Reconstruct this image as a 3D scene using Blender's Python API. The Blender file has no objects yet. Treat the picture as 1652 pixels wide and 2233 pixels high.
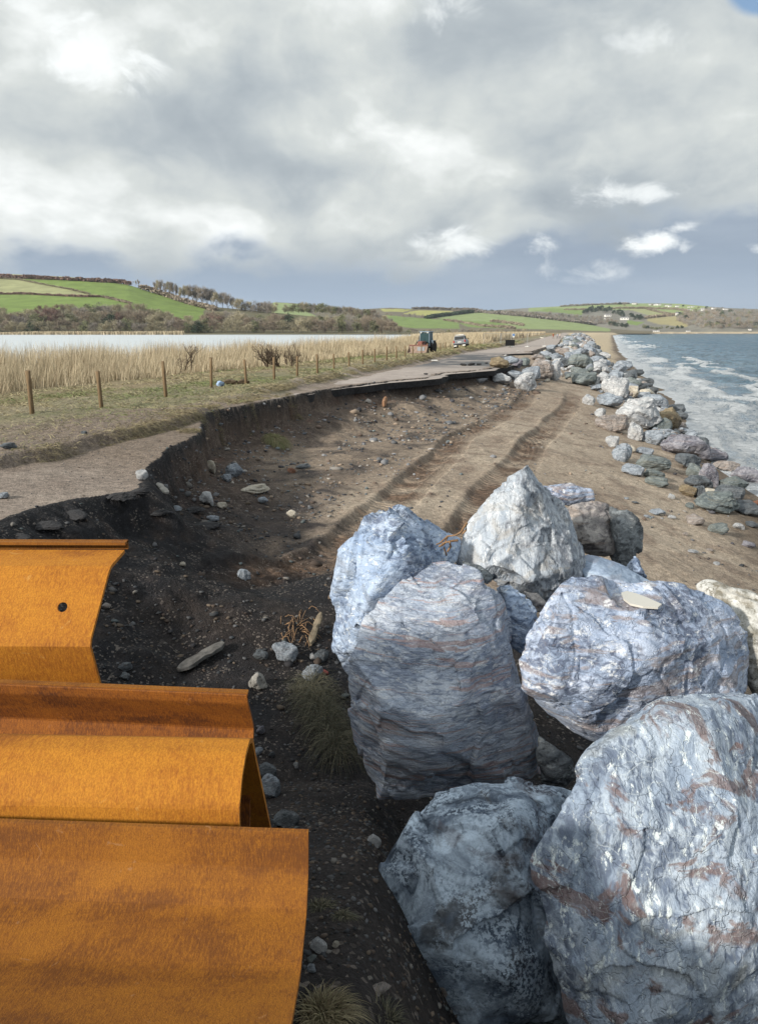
import bpy, bmesh, math, random
import numpy as np
from mathutils import Vector, Matrix, Euler

# ------------------------------------------------------------ camera, world, sun, exposure
SC = bpy.context.scene
F, CX, CY, EYE = 1612.4, 826.0, 1116.5, 5.8
TILT = math.atan((CY - 722.3) / F)
cam_d = bpy.data.cameras.new("camera")
cam_d.sensor_fit = 'VERTICAL'; cam_d.sensor_height = 36.0
cam_d.lens = 36.0 * F / 2233.0
cam_d.clip_start = 0.05; cam_d.clip_end = 20000
cam = bpy.data.objects.new("camera", cam_d)
SC.collection.objects.link(cam)
cam.location = (0, 0, EYE)
cam.rotation_euler = (math.radians(90) - TILT, 0, 0)
SC.camera = cam

SUN_AZ, SUN_EL = math.radians(-128), math.radians(24)
SUN_DIR = Vector((math.sin(SUN_AZ) * math.cos(SUN_EL), math.cos(SUN_AZ) * math.cos(SUN_EL), math.sin(SUN_EL)))
sd = bpy.data.lights.new("sun", 'SUN'); sd.energy = 3.5; sd.angle = math.radians(3); sd.color = (1.0, 0.93, 0.82)
so = bpy.data.objects.new("sun", sd); SC.collection.objects.link(so)
so.rotation_euler = SUN_DIR.to_track_quat('Z', 'Y').to_euler()

SC.view_settings.view_transform = 'Standard'; SC.view_settings.look = 'None'
SC.view_settings.exposure = 0.40; SC.view_settings.gamma = 1.0

W = bpy.data.worlds.new("World"); SC.world = W; W.use_nodes = True

class NT:
    """small node-graph helper"""
    def __init__(s, tree): s.t = tree; s.n = tree.nodes; s.l = tree.links
    def new(s, typ, **kw):
        n = s.n.new(typ)
        for k, v in kw.items(): setattr(n, k, v)
        return n
    def put(s, sock, v):
        if isinstance(v, bpy.types.NodeSocket): s.l.new(v, sock)
        elif v is not None:
            if isinstance(v, (tuple, list)) and len(v) == 3 and sock.type == 'RGBA': v = (*v, 1)
            sock.default_value = v
    def math(s, op, a, b=None, c=None, clamp=False):
        n = s.new('ShaderNodeMath', operation=op, use_clamp=clamp)
        s.put(n.inputs[0], a)
        if b is not None: s.put(n.inputs[1], b)
        if c is not None: s.put(n.inputs[2], c)
        return n.outputs[0]
    def vmath(s, op, a, b=None):
        n = s.new('ShaderNodeVectorMath', operation=op)
        s.put(n.inputs[0], a)
        if b is not None: s.put(n.inputs[1], b)
        return n.outputs[1] if op in ('LENGTH', 'DOT_PRODUCT', 'DISTANCE') else n.outputs[0]
    def mix(s, fac, a, b, mode='MIX'):
        n = s.new('ShaderNodeMix', data_type='RGBA', blend_type=mode)
        s.put(n.inputs[0], fac); s.put(n.inputs[6], a); s.put(n.inputs[7], b)
        return n.outputs[2]
    def ramp(s, v, lo, hi, a=0.0, b=1.0, smooth=True):
        n = s.new('ShaderNodeMapRange', interpolation_type='SMOOTHSTEP' if smooth else 'LINEAR')
        s.put(n.inputs[0], v); s.put(n.inputs[1], lo); s.put(n.inputs[2], hi); s.put(n.inputs[3], a); s.put(n.inputs[4], b)
        return n.outputs[0]
    def noise(s, vec, scale, detail=4, rough=0.55, dist=0.0, out=0):
        n = s.new('ShaderNodeTexNoise'); s.put(n.inputs['Vector'], vec); n.inputs['Scale'].default_value = scale
        n.inputs['Detail'].default_value = detail; n.inputs['Roughness'].default_value = rough; n.inputs['Distortion'].default_value = dist
        return n.outputs[out]
    def voro(s, vec, scale, feature='F1', out=0):
        n = s.new('ShaderNodeTexVoronoi', feature=feature); s.put(n.inputs['Vector'], vec); n.inputs['Scale'].default_value = scale
        return n.outputs[out]
    def comb(s, x, y, z):
        n = s.new('ShaderNodeCombineXYZ'); s.put(n.inputs[0], x); s.put(n.inputs[1], y); s.put(n.inputs[2], z); return n.outputs[0]
    def mapping(s, vec, loc=(0, 0, 0), rot=(0, 0, 0), scale=(1, 1, 1)):
        n = s.new('ShaderNodeMapping'); s.put(n.inputs[0], vec)
        n.inputs[1].default_value = loc; n.inputs[2].default_value = rot; n.inputs[3].default_value = scale
        return n.outputs[0]

def build_world():
    t = NT(W.node_tree)
    bg = W.node_tree.nodes['Background']
    sky = t.new('ShaderNodeTexSky', sky_type='NISHITA'); sky.sun_disc = False
    sky.sun_elevation = SUN_EL; sky.sun_rotation = SUN_AZ
    tc = t.new('ShaderNodeTexCoord').outputs['Generated']
    sp = t.new('ShaderNodeSeparateXYZ'); t.put(sp.inputs[0], tc)
    x, y, z = sp.outputs
    zc = t.math('MAXIMUM', z, 0.0)
    k = t.math('ADD', zc, 0.55)
    P = t.comb(t.math('DIVIDE', x, k), t.math('DIVIDE', y, k), 0.0)
    warp = t.noise(P, 1.6, 4, 0.55, out=1)
    Pw = t.vmath('ADD', P, t.vmath('MULTIPLY', t.vmath('SUBTRACT', warp, (0.5, 0.5, 0.5)), (0.55, 0.55, 0)))
    big = t.noise(Pw, 1.9, 3, 0.5)
    med = t.noise(t.vmath('ADD', Pw, (3.1, 1.7, 0)), 4.6, 8, 0.54, .1)
    D3 = t.mapping(tc, scale=(1, 1, 1.7))
    bil = t.noise(D3, 8.0, 11, 0.58, 0.12)
    az = t.math('ARCTAN2', x, y); el = t.math('ARCSINE', z)
    def blob(a, e, ra, re, soft=1.0, amp=0.0):
        da = t.math('DIVIDE', t.math('SUBTRACT', az, math.radians(a)), math.radians(ra))
        de = t.math('DIVIDE', t.math('SUBTRACT', el, math.radians(e)), math.radians(re))
        r2 = t.math('ADD', t.math('MULTIPLY', da, da), t.math('MULTIPLY', de, de))
        return t.math('MULTIPLY', t.math('EXPONENT', t.math('MULTIPLY', r2, -1.0)), amp)
    acc = t.math('ADD', .47, t.math('ADD', t.math('MULTIPLY', t.math('SUBTRACT', big, .5), 1.25), t.math('ADD', t.math('MULTIPLY', t.math('SUBTRACT', med, .5), 1.0), t.math('MULTIPLY', t.math('SUBTRACT', bil, .5), .80))))
    # broad light and dark areas of the cloud deck, by azimuth / elevation
    for b in [(-4, 13.0, 9, 5, 1, .15), (-19, 17.0, 8, 2.8, 1, .22), (-8, 20, 9, 2.5, 1, .12), (-18, 7.0, 11, 1.7, 1, .14), (-15, 13.4, 6, 2.4, 1, -.26), (-25, 12.0, 6, 2.5, 1, -.2), (-24, 19.5, 7, 3.0, 1, .15), (8, 12, 9, 6, 1, .10), (-3.5, 11.0, 3.5, .9, 1, -.26),
              (14, 14, 10, 6, 1, -.06), (3, 19, 7, 1.6, 1, -.14), (-22, 20, 5, 1.5, 1, -.12), (24, 15, 5, 5, 1, .14), (-4, 7.6, 5, 1.5, 1, .10), (4, 8.0, 6, 1.2, 1, -.05), (15, 8.5, 10, 1.8, 1, -.16), (-120, 40, 75, 38, 1, .55)]:  # last one: unseen glow behind the viewer, added to light the boulder fronts
        acc = t.math('ADD', acc, blob(*b))
    acc = t.math('MINIMUM', t.math('MAXIMUM', acc, 0.0), 1.0)
    cr = t.new('ShaderNodeValToRGB'); t.put(cr.inputs[0], acc)
    e = cr.color_ramp.elements
    e[0].position = 0.0; e[0].color = (0.26, 0.30, 0.34, 1)
    e[1].position = 1.0; e[1].color = (0.90, 0.92, 0.91, 1)
    m = cr.color_ramp.elements.new(0.33); m.color = (0.375, 0.415, 0.44, 1)
    m = cr.color_ramp.elements.new(0.62); m.color = (0.54, 0.57, 0.56, 1)
    # clear slate-blue band low over the horizon, ragged upper edge
    edge = t.math('ADD', t.math('MULTIPLY', t.math('SUBTRACT', bil, 0.5), 0.13), t.math('MULTIPLY', t.math('SUBTRACT', med, 0.5), 0.08))
    slope = t.math('MULTIPLY', t.ramp(az, math.radians(-1), math.radians(20)), math.radians(2.6))
    thr = t.math('SUBTRACT', t.math('SUBTRACT', el, slope), edge)
    deck = t.ramp(thr, math.radians(3.6), math.radians(6.3))
    bandn = t.ramp(t.noise(t.mapping(tc, scale=(1, 1, 5)), 3.2, 5, 0.55), 0.38, 0.68)
    band = t.mix(t.ramp(el, math.radians(0), math.radians(7)), (0.31, 0.39, 0.49), (0.25, 0.305, 0.38))
    band = t.mix(t.math('MULTIPLY', bandn, 0.45), band, (0.37, 0.43, 0.50))
    # small bright cumulus low in the band
    col = t.mix(deck, band, cr.outputs[0])
    for (a, ee, ra, re, amp) in [(5.6, 6.0, 3.0, 1.3, .8), (19.6, 6.0, 2.3, .95, 1.0), (21.0, 6.9, 1.6, .7, 1.0), (11.2, 6.0, 1.6, 1.0, .7), (26, 5.3, .9, .4, .55), (17.0, 9.3, 4.2, 1.0, .75), (14, 4.2, 4.5, .9, .5), (-18.5, 16.8, 3.6, 1.8, .85), (-23, 19.5, 5, 1.6, .6), (3.5, 20.3, 4.5, 1.2, .6), (17, 17.5, 5.5, 2.0, .45), (-20, 6.6, 5.5, .9, .5), (-10, 6.9, 3, .8, .45)]:
        bb = blob(a, ee, ra, re, 1, amp)
        q = t.math('ADD', bb, t.math('MULTIPLY', t.math('SUBTRACT', t.noise(t.mapping(tc, rot=(0, 0, .2), scale=(1, 1, 1.5)), 15, 9, 0.6, .5), 0.5), 2.9))
        mk = t.math('MULTIPLY', t.ramp(q, 0.25, 1.0), min(1.0, amp + .05))
        # only near the blob
        mk = t.math('MULTIPLY', mk, t.ramp(bb, 0.05, 0.35))
        col = t.mix(mk, col, (0.80, 0.83, 0.83))
    # a clear gap of real blue sky high on the right
    gap = t.math('ADD', blob(25.4, 19.9, 3.2, 1.7, 1, 1.3), t.math('MULTIPLY', t.math('SUBTRACT', bil, 0.5), .5))
    gapm = t.ramp(gap, 0.45, 0.75)
    cl10 = t.mix(1.0, col, (10, 10, 10), 'MULTIPLY')
    fin = t.mix(gapm, cl10, sky.outputs[0])
    # below the horizon: keep it dull
    fin = t.mix(t.ramp(z, -0.02, 0.0), (2.2, 2.5, 2.8), fin)
    t.put(bg.inputs[0], fin); bg.inputs[1].default_value = 0.1
build_world()

# ------------------------------------------------------------ helpers
RNG = np.random.default_rng(7); random.seed(7)
COL = SC.collection

def ray(u, v):
    a, b = (u - CX) / F, -(v - CY) / F
    return np.array([a, math.cos(TILT) + b * math.sin(TILT), -math.sin(TILT) + b * math.cos(TILT)])
def G(u, v, z):                       # where the line of sight meets height z
    r = ray(u, v); k = (z - EYE) / r[2]; return np.array([r[0] * k, r[1] * k, z])
def DP(u, v, d):                      # point at optical depth d
    return ray(u, v) * d + np.array([0, 0, EYE])

def smooth(a, b, x):
    t = np.clip((x - a) / (b - a), 0, 1); return t * t * (3 - 2 * t)
def _h(ix, iy, iz, s):
    h = (ix.astype(np.int64) * 374761393 + iy.astype(np.int64) * 668265263 + iz.astype(np.int64) * 2147483647 + s * 144665) & 0xffffffff
    h = ((h ^ (h >> 13)) * 1274126177) & 0xffffffff
    h = ((h ^ (h >> 16)) * 2246822519) & 0xffffffff
    return ((h ^ (h >> 15)) & 0xffff) / 65535.0
def vnoise(x, y, z=None, s=0):
    if z is None:
        ix, iy = np.floor(x), np.floor(y); fx, fy = x - ix, y - iy
        fx = fx * fx * (3 - 2 * fx); fy = fy * fy * (3 - 2 * fy); o = np.zeros_like(ix)
        a = _h(ix, iy, o, s) * (1 - fx) + _h(ix + 1, iy, o, s) * fx
        b = _h(ix, iy + 1, o, s) * (1 - fx) + _h(ix + 1, iy + 1, o, s) * fx
        return (a * (1 - fy) + b * fy) * 2 - 1
    ix, iy, iz = np.floor(x), np.floor(y), np.floor(z); fx, fy, fz = x - ix, y - iy, z - iz
    fx = fx * fx * (3 - 2 * fx); fy = fy * fy * (3 - 2 * fy); fz = fz * fz * (3 - 2 * fz)
    r = 0
    for dz, wz in ((0, 1 - fz), (1, fz)):
        a = _h(ix, iy, iz + dz, s) * (1 - fx) + _h(ix + 1, iy, iz + dz, s) * fx
        b = _h(ix, iy + 1, iz + dz, s) * (1 - fx) + _h(ix + 1, iy + 1, iz + dz, s) * fx
        r = r + (a * (1 - fy) + b * fy) * wz
    return r * 2 - 1
def fbm(x, y, z=None, o=4, s=0, g=0.5):
    r, a, n = 0, 1.0, 0
    for i in range(o):
        k = 2.03 ** i
        r = r + a * vnoise(x * k + i * 7.3, y * k + i * 3.1, None if z is None else z * k + i * 5.7, s + i); n += a; a *= g
    return r / n

def mesh_np(name, co, faces, mats=None, smooth_sh=True, colors=None, midx=None):
    """mesh from numpy: co (N,3), faces (M,3) or (M,4)"""
    me = bpy.data.meshes.new(name)
    co = np.asarray(co, np.float32); faces = np.asarray(faces, np.int32)
    k = faces.shape[1]
    me.vertices.add(len(co)); me.vertices.foreach_set('co', co.ravel())
    me.loops.add(faces.size); me.loops.foreach_set('vertex_index', faces.ravel())
    me.polygons.add(len(faces)); me.polygons.foreach_set('loop_start', np.arange(0, faces.size, k, dtype=np.int32))
    me.polygons.foreach_set('loop_total', np.full(len(faces), k, np.int32))
    me.polygons.foreach_set('use_smooth', np.full(len(faces), smooth_sh, bool))
    if midx is not None: me.polygons.foreach_set('material_index', np.asarray(midx, np.int32))
    me.update(calc_edges=True)
    if colors is not None:
        at = me.color_attributes.new('col', 'FLOAT_COLOR', 'POINT')
        c = np.ones((len(co), 4), np.float32); c[:, :colors.shape[1]] = colors
        at.data.foreach_set('color', c.ravel())
    for m in (mats or []): me.materials.append(m)
    return me
def link(name, me, parent=None, loc=None):
    o = bpy.data.objects.new(name, me); COL.objects.link(o)
    if parent: o.parent = parent
    if loc is not None: o.location = loc
    return o
def tag(o, label=None, cat=None, group=None, kind=None):
    if label: o['label'] = label
    if cat: o['category'] = cat
    if group: o['group'] = group
    if kind: o['kind'] = kind
    return o
def empty(name, loc=(0, 0, 0), rz=0.0):
    o = bpy.data.objects.new(name, None); COL.objects.link(o); o.location = loc; o.rotation_euler = (0, 0, rz); o.empty_display_size = .1; return o
def copy_tree(o, parent=None):
    c = o.copy(); COL.objects.link(c)
    if parent: c.parent = parent
    for ch in list(o.children): copy_tree(ch, c)
    return c
def grid_faces(r, c):
    i = np.arange((r - 1) * (c - 1)); a = (i // (c - 1)) * c + i % (c - 1)
    return np.stack([a, a + 1, a + c + 1, a + c], 1)

class MB:
    """collects primitive shapes into ONE mesh"""
    def __init__(s): s.v = []; s.f = []
    def add(s, vs, fs):
        b = len(s.v); s.v += [tuple(p) for p in vs]; s.f += [tuple(i + b for i in f) for f in fs]; return s
    def box(s, c, d, rz=0, rx=0, ry=0, taper=1.0, bev=0.0):
        hx, hy, hz = d[0] / 2, d[1] / 2, d[2] / 2
        M = Euler((rx, ry, rz)).to_matrix(); c = Vector(c)
        if bev <= 0:
            P = [(-hx, -hy, -hz), (hx, -hy, -hz), (hx, hy, -hz), (-hx, hy, -hz)] + [(x * taper, y * taper, hz) for x, y in ((-hx, -hy), (hx, -hy), (hx, hy), (-hx, hy))]
            return s.add([c + M @ Vector(p) for p in P], [(3, 2, 1, 0), (4, 5, 6, 7), (0, 1, 5, 4), (1, 2, 6, 5), (2, 3, 7, 6), (3, 0, 4, 7)])
        b = bev
        ring = lambda ix, iy: [(-hx + ix + b, -hy + iy), (hx - ix - b, -hy + iy), (hx - ix, -hy + iy + b), (hx - ix, hy - iy - b), (hx - ix - b, hy - iy), (-hx + ix + b, hy - iy), (-hx + ix, hy - iy - b), (-hx + ix, -hy + iy + b)]
        P = [(x, y, -hz) for x, y in ring(b, b)] + [(x, y, -hz + b) for x, y in ring(0, 0)] + [(x * taper, y * taper, hz - b) for x, y in ring(0, 0)] + [(x * taper, y * taper, hz) for x, y in ring(b, b)]
        fs = [tuple(range(7, -1, -1)), tuple(range(24, 32))]
        for k in range(3):
            for i in range(8): j = (i + 1) % 8; fs.append((k * 8 + i, k * 8 + j, k * 8 + 8 + j, k * 8 + 8 + i))
        return s.add([c + M @ Vector(p) for p in P], fs)
    def tube(s, pts, rad, n=6, cap=True):
        pts = [Vector(p) for p in pts]; rad = rad if hasattr(rad, '__len__') else [rad] * len(pts)
        vs = []; up = Vector((0.123, .31, .9)).normalized()
        for i, p in enumerate(pts):
            d = (pts[min(i + 1, len(pts) - 1)] - pts[max(i - 1, 0)]).normalized()
            a = d.cross(up)
            if a.length < .1: a = d.cross(Vector((1, 0, 0)))
            a.normalize(); b = d.cross(a)
            vs += [p + (a * math.cos(2 * math.pi * k / n) + b * math.sin(2 * math.pi * k / n)) * rad[i] for k in range(n)]
        fs = [(i * n + k, i * n + (k + 1) % n, (i + 1) * n + (k + 1) % n, (i + 1) * n + k) for i in range(len(pts) - 1) for k in range(n)]
        if cap: fs += [tuple(range(n - 1, -1, -1)), tuple((len(pts) - 1) * n + k for k in range(n))]
        return s.add(vs, fs)
    def lathe(s, c, prof, n=12, axis='z'):
        vs = []
        for r, h in prof:
            for k in range(n):
                a = 2 * math.pi * k / n; p = (r * math.cos(a), r * math.sin(a), h)
                if axis == 'x': p = (h, r * math.cos(a), r * math.sin(a))
                if axis == 'y': p = (r * math.cos(a), h, r * math.sin(a))
                vs.append((c[0] + p[0], c[1] + p[1], c[2] + p[2]))
        m = len(prof)
        fs = [(i * n + k, i * n + (k + 1) % n, (i + 1) * n + (k + 1) % n, (i + 1) * n + k) for i in range(m - 1) for k in range(n)]
        fs += [tuple(range(n - 1, -1, -1)), tuple((m - 1) * n + k for k in range(n))]
        return s.add(vs, fs)
    def build(s, name, mat, parent=None, smooth_sh=False, loc=None):
        me = bpy.data.meshes.new(name); me.from_pydata(s.v, [], s.f)
        bm = bmesh.new(); bm.from_mesh(me); bmesh.ops.recalc_face_normals(bm, faces=bm.faces); bm.to_mesh(me); bm.free()
        if smooth_sh: me.polygons.foreach_set('use_smooth', [True] * len(me.polygons))
        me.materials.append(mat)
        return link(name, me, parent, loc)

# ------------------------------------------------------------ materials
def newmat(name):
    m = bpy.data.materials.new(name); m.use_nodes = True
    t = NT(m.node_tree); b = m.node_tree.nodes['Principled BSDF']; b.inputs['Roughness'].default_value = 0.9
    b.inputs['Specular IOR Level'].default_value = 0.3
    return m, t, b
def bump(t, b, h, strength=0.5, dist=0.02):
    n = t.new('ShaderNodeBump'); n.inputs['Strength'].default_value = strength; n.inputs['Distance'].default_value = dist
    t.put(n.inputs['Height'], h); t.put(b.inputs['Normal'], n.outputs[0])
def plain(name, col, rough=0.8, metal=0.0, var=0.15, scale=8.0, spec=0.3):
    m, t, b = newmat(name)
    oc = t.new('ShaderNodeTexCoord').outputs['Object']
    n = t.noise(oc, scale, 4, 0.6)
    t.put(b.inputs['Base Color'], t.mix(t.ramp(n, 0.3, 0.7), tuple(c * (1 - var) for c in col), tuple(min(1, c * (1 + var)) for c in col)))
    b.inputs['Roughness'].default_value = rough; b.inputs['Metallic'].default_value = metal; b.inputs['Specular IOR Level'].default_value = spec
    return m

def rockmat(name, base, light, dark, vein=0.5, rust=0.0, rustcol=(.30, .12, .08), rot=(0.4, 0.2, 0.3), stretch=(1, 1, 3), sc=1.0, grain=0.0, blotch=(.12, .12, .13), blotch_a=0.4, bumpd=0.02, rough=.8):
    m, t, b = newmat(name)
    oc = t.new('ShaderNodeTexCoord').outputs['Object']
    oi = t.new('ShaderNodeObjectInfo').outputs['Random']
    pos = t.vmath('ADD', oc, t.comb(t.math('MULTIPLY', oi, 31.0), t.math('MULTIPLY', oi, 17.0), t.math('MULTIPLY', oi, 11.0)))
    st = t.mapping(pos, rot=rot, scale=stretch)
    n1 = t.noise(st, 2.2 * sc, 7, 0.62, 0.6)
    n2 = t.noise(pos, 1.1 * sc, 3, 0.5, 0.4)
    n3 = t.noise(st, 9 * sc, 6, 0.65, 0.8)
    nf = t.noise(pos, 60 * sc, 3, 0.6)
    c = t.mix(t.ramp(n1, 0.36, 0.62), base, light)
    c = t.mix(t.ramp(t.math('ADD', t.math('MULTIPLY', n3, .6), t.math('MULTIPLY', n2, .4)), 0.54, 0.40), c, dark)
    bl = t.ramp(t.noise(pos, 1.7 * sc, 5, 0.6, 1.2), 0.56, 0.68)
    c = t.mix(t.math('MULTIPLY', bl, blotch_a), c, blotch)
    if rust > 0:
        rn = t.noise(t.mapping(pos, loc=(3, 1, 7), rot=rot, scale=(stretch[0] * .6, stretch[1] * .6, stretch[2] * 2.2)), 2.0 * sc, 6, 0.6, 0.9)
        c = t.mix(t.math('MULTIPLY', t.ramp(rn, 0.54, 0.60), rust), c, rustcol)
    # calcite veins: thin cell edges pulled about by noise, plus pale flecks along the bedding
    wv = t.vmath('ADD', t.mapping(pos, rot=rot, scale=(1, 1.4, 1.9)), t.vmath('MULTIPLY', t.noise(pos, 1.6 * sc, 4, 0.55, out=1), (.35, .35, .35)))
    ve = t.voro(wv, 2.3 * sc, 'DISTANCE_TO_EDGE'); ve2 = t.voro(wv, 6.5 * sc, 'DISTANCE_TO_EDGE')
    brk = t.ramp(t.noise(pos, 4 * sc, 3, .5), 0.44, 0.6)
    vm = t.math('MAXIMUM', t.math('MULTIPLY', t.ramp(ve, 0.012, 0.002), t.math('MULTIPLY', brk, .45)), t.math('MULTIPLY', t.ramp(ve2, 0.018, 0.003), t.math('MULTIPLY', brk, .25)))
    fl = t.ramp(t.noise(t.mapping(pos, loc=(9, 2, 1), rot=rot, scale=stretch), 7.0 * sc, 9, 0.78, .35), 0.555, 0.615)
    vm = t.math('MAXIMUM', vm, t.math('MULTIPLY', fl, 1.0))
    c = t.mix(t.math('MULTIPLY', vm, vein), c, (min(.86, light[0] * 1.6), min(.88, light[1] * 1.55), min(.9, light[2] * 1.45)))
    c = t.mix(t.math('MULTIPLY', t.ramp(nf, 0.3, 0.7), .25), c, tuple(x * .45 for x in base))
    if grain > 0:
        g = t.ramp(t.noise(pos, 38 * sc, 4, 0.75), 0.46, 0.54)
        gm = t.math('MULTIPLY', g, t.ramp(t.noise(pos, 2.0 * sc, 6, .68, .8), 0.43, 0.58))
        c = t.mix(t.math('MULTIPLY', gm, grain), c, tuple(q * .85 for q in light))
    t.put(b.inputs['Base Color'], c)
    b.inputs['Roughness'].default_value = rough; b.inputs['Specular IOR Level'].default_value = .35
    hgt = t.math('ADD', t.math('MULTIPLY', n3, 1.0), t.math('ADD', t.math('MULTIPLY', nf, .25), t.math('MULTIPLY', t.noise(st, 24 * sc, 5, .7, .5), .55)))
    hgt = t.math('SUBTRACT', hgt, t.math('MULTIPLY', t.ramp(t.voro(t.vmath('ADD', st, t.vmath('MULTIPLY', t.noise(pos, 5 * sc, 3, .6, out=1), (.4, .4, .4))), 3.1 * sc, 'DISTANCE_TO_EDGE'), 0.03, 0.0), .28))
    bump(t, b, hgt, 0.9, bumpd)
    return m
# ------------------------------------------------------------ plan of the coast
def curve(*pts):
    ys = np.array([p[0] for p in pts], float); xs = np.array([p[1] for p in pts], float)
    return lambda y: np.interp(y, ys, xs)
XL = curve((-30, -10), (0, -8.2), (10, -7.1), (13.6, -6.3), (16, -5.8), (20, -5.3), (24, -4.8), (34, -2.6), (42, -.7), (53.5, 2.4), (82, 8.8), (111, 17.4), (132, 24), (152, 29), (250, 53), (405, 92), (700, 168), (1100, 262), (1500, 380), (1800, 520))
def XR(y): return XL(y) + 6.9
XP = curve((-30, -4.6), (4, -4.9), (9, -4.75), (10.4, -4.45), (11.3, -3.85), (12.1, -3.95), (13.4, -4.5), (16.7, -4.45), (18.6, -4.75), (20.5, -5.15), (22, -5.2), (24, -4.45), (26.4, -3.5), (30, -2.5), (33, -1.3), (36.4, .7), (38.5, 2.4), (43, 3.6), (47, 6.6), (50, 7.6), (53, 9.2), (60, 10.8), (72, 12.9), (76, 12.4), (79, 11.9), (82, 13.4), (86, 17.0), (89, 17.9), (111, 24.3), (152, 35.9), (250, 59.9), (405, 98.9), (700, 175), (1100, 269), (1500, 387), (1800, 527))
XW = curve((-40, 5.2), (0, 7.2), (10, 9.1), (14, 9.9), (18, 11), (25.5, 13.4), (33, 15.2), (48.7, 20), (65.7, 25.6), (100, 35), (170, 55), (435, 135), (1020, 313), (1300, 410), (1500, 490), (1650, 600), (1720, 760), (1760, 1000), (1800, 1600), (1850, 2600))
XA = curve((-40, -60), (30, -34), (58, -31), (84, -14), (130, 4), (250, 10), (412, 19), (600, 24), (800, 24), (950, 10), (1150, -80))   # lagoon shore
XT = curve((9, -8.2), (12, -6.7), (13.6, -5.95), (16, -5.45), (18, -4.95), (20, -4.8), (22, -4.9))      # foot of the turf above the shingle shelf
NEARX = [(-.9, 12.6), (.96, 19.7), (3.1, 27.6), (6.2, 36), (8.3, 43), (10, 52)]
TRK = [curve((9, -3.4), (12.6, -.95), (19.7, .9), (27.6, 3.0), (36, 6.0), (43, 8.3), (56, 11.5)),
       curve((9, -.9), (14.3, 1.6), (18.6, 2.75), (30, 6.5), (43, 10.9), (56, 14.5))]
XS = curve((7, .6), (9, -.1), (12, -.9), (16, -1.2), (20, .35), (24, 1.6), (28, 2.8), (36, 5.6), (46, 9.2), (60, 14))       # where clean sand begins

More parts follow.
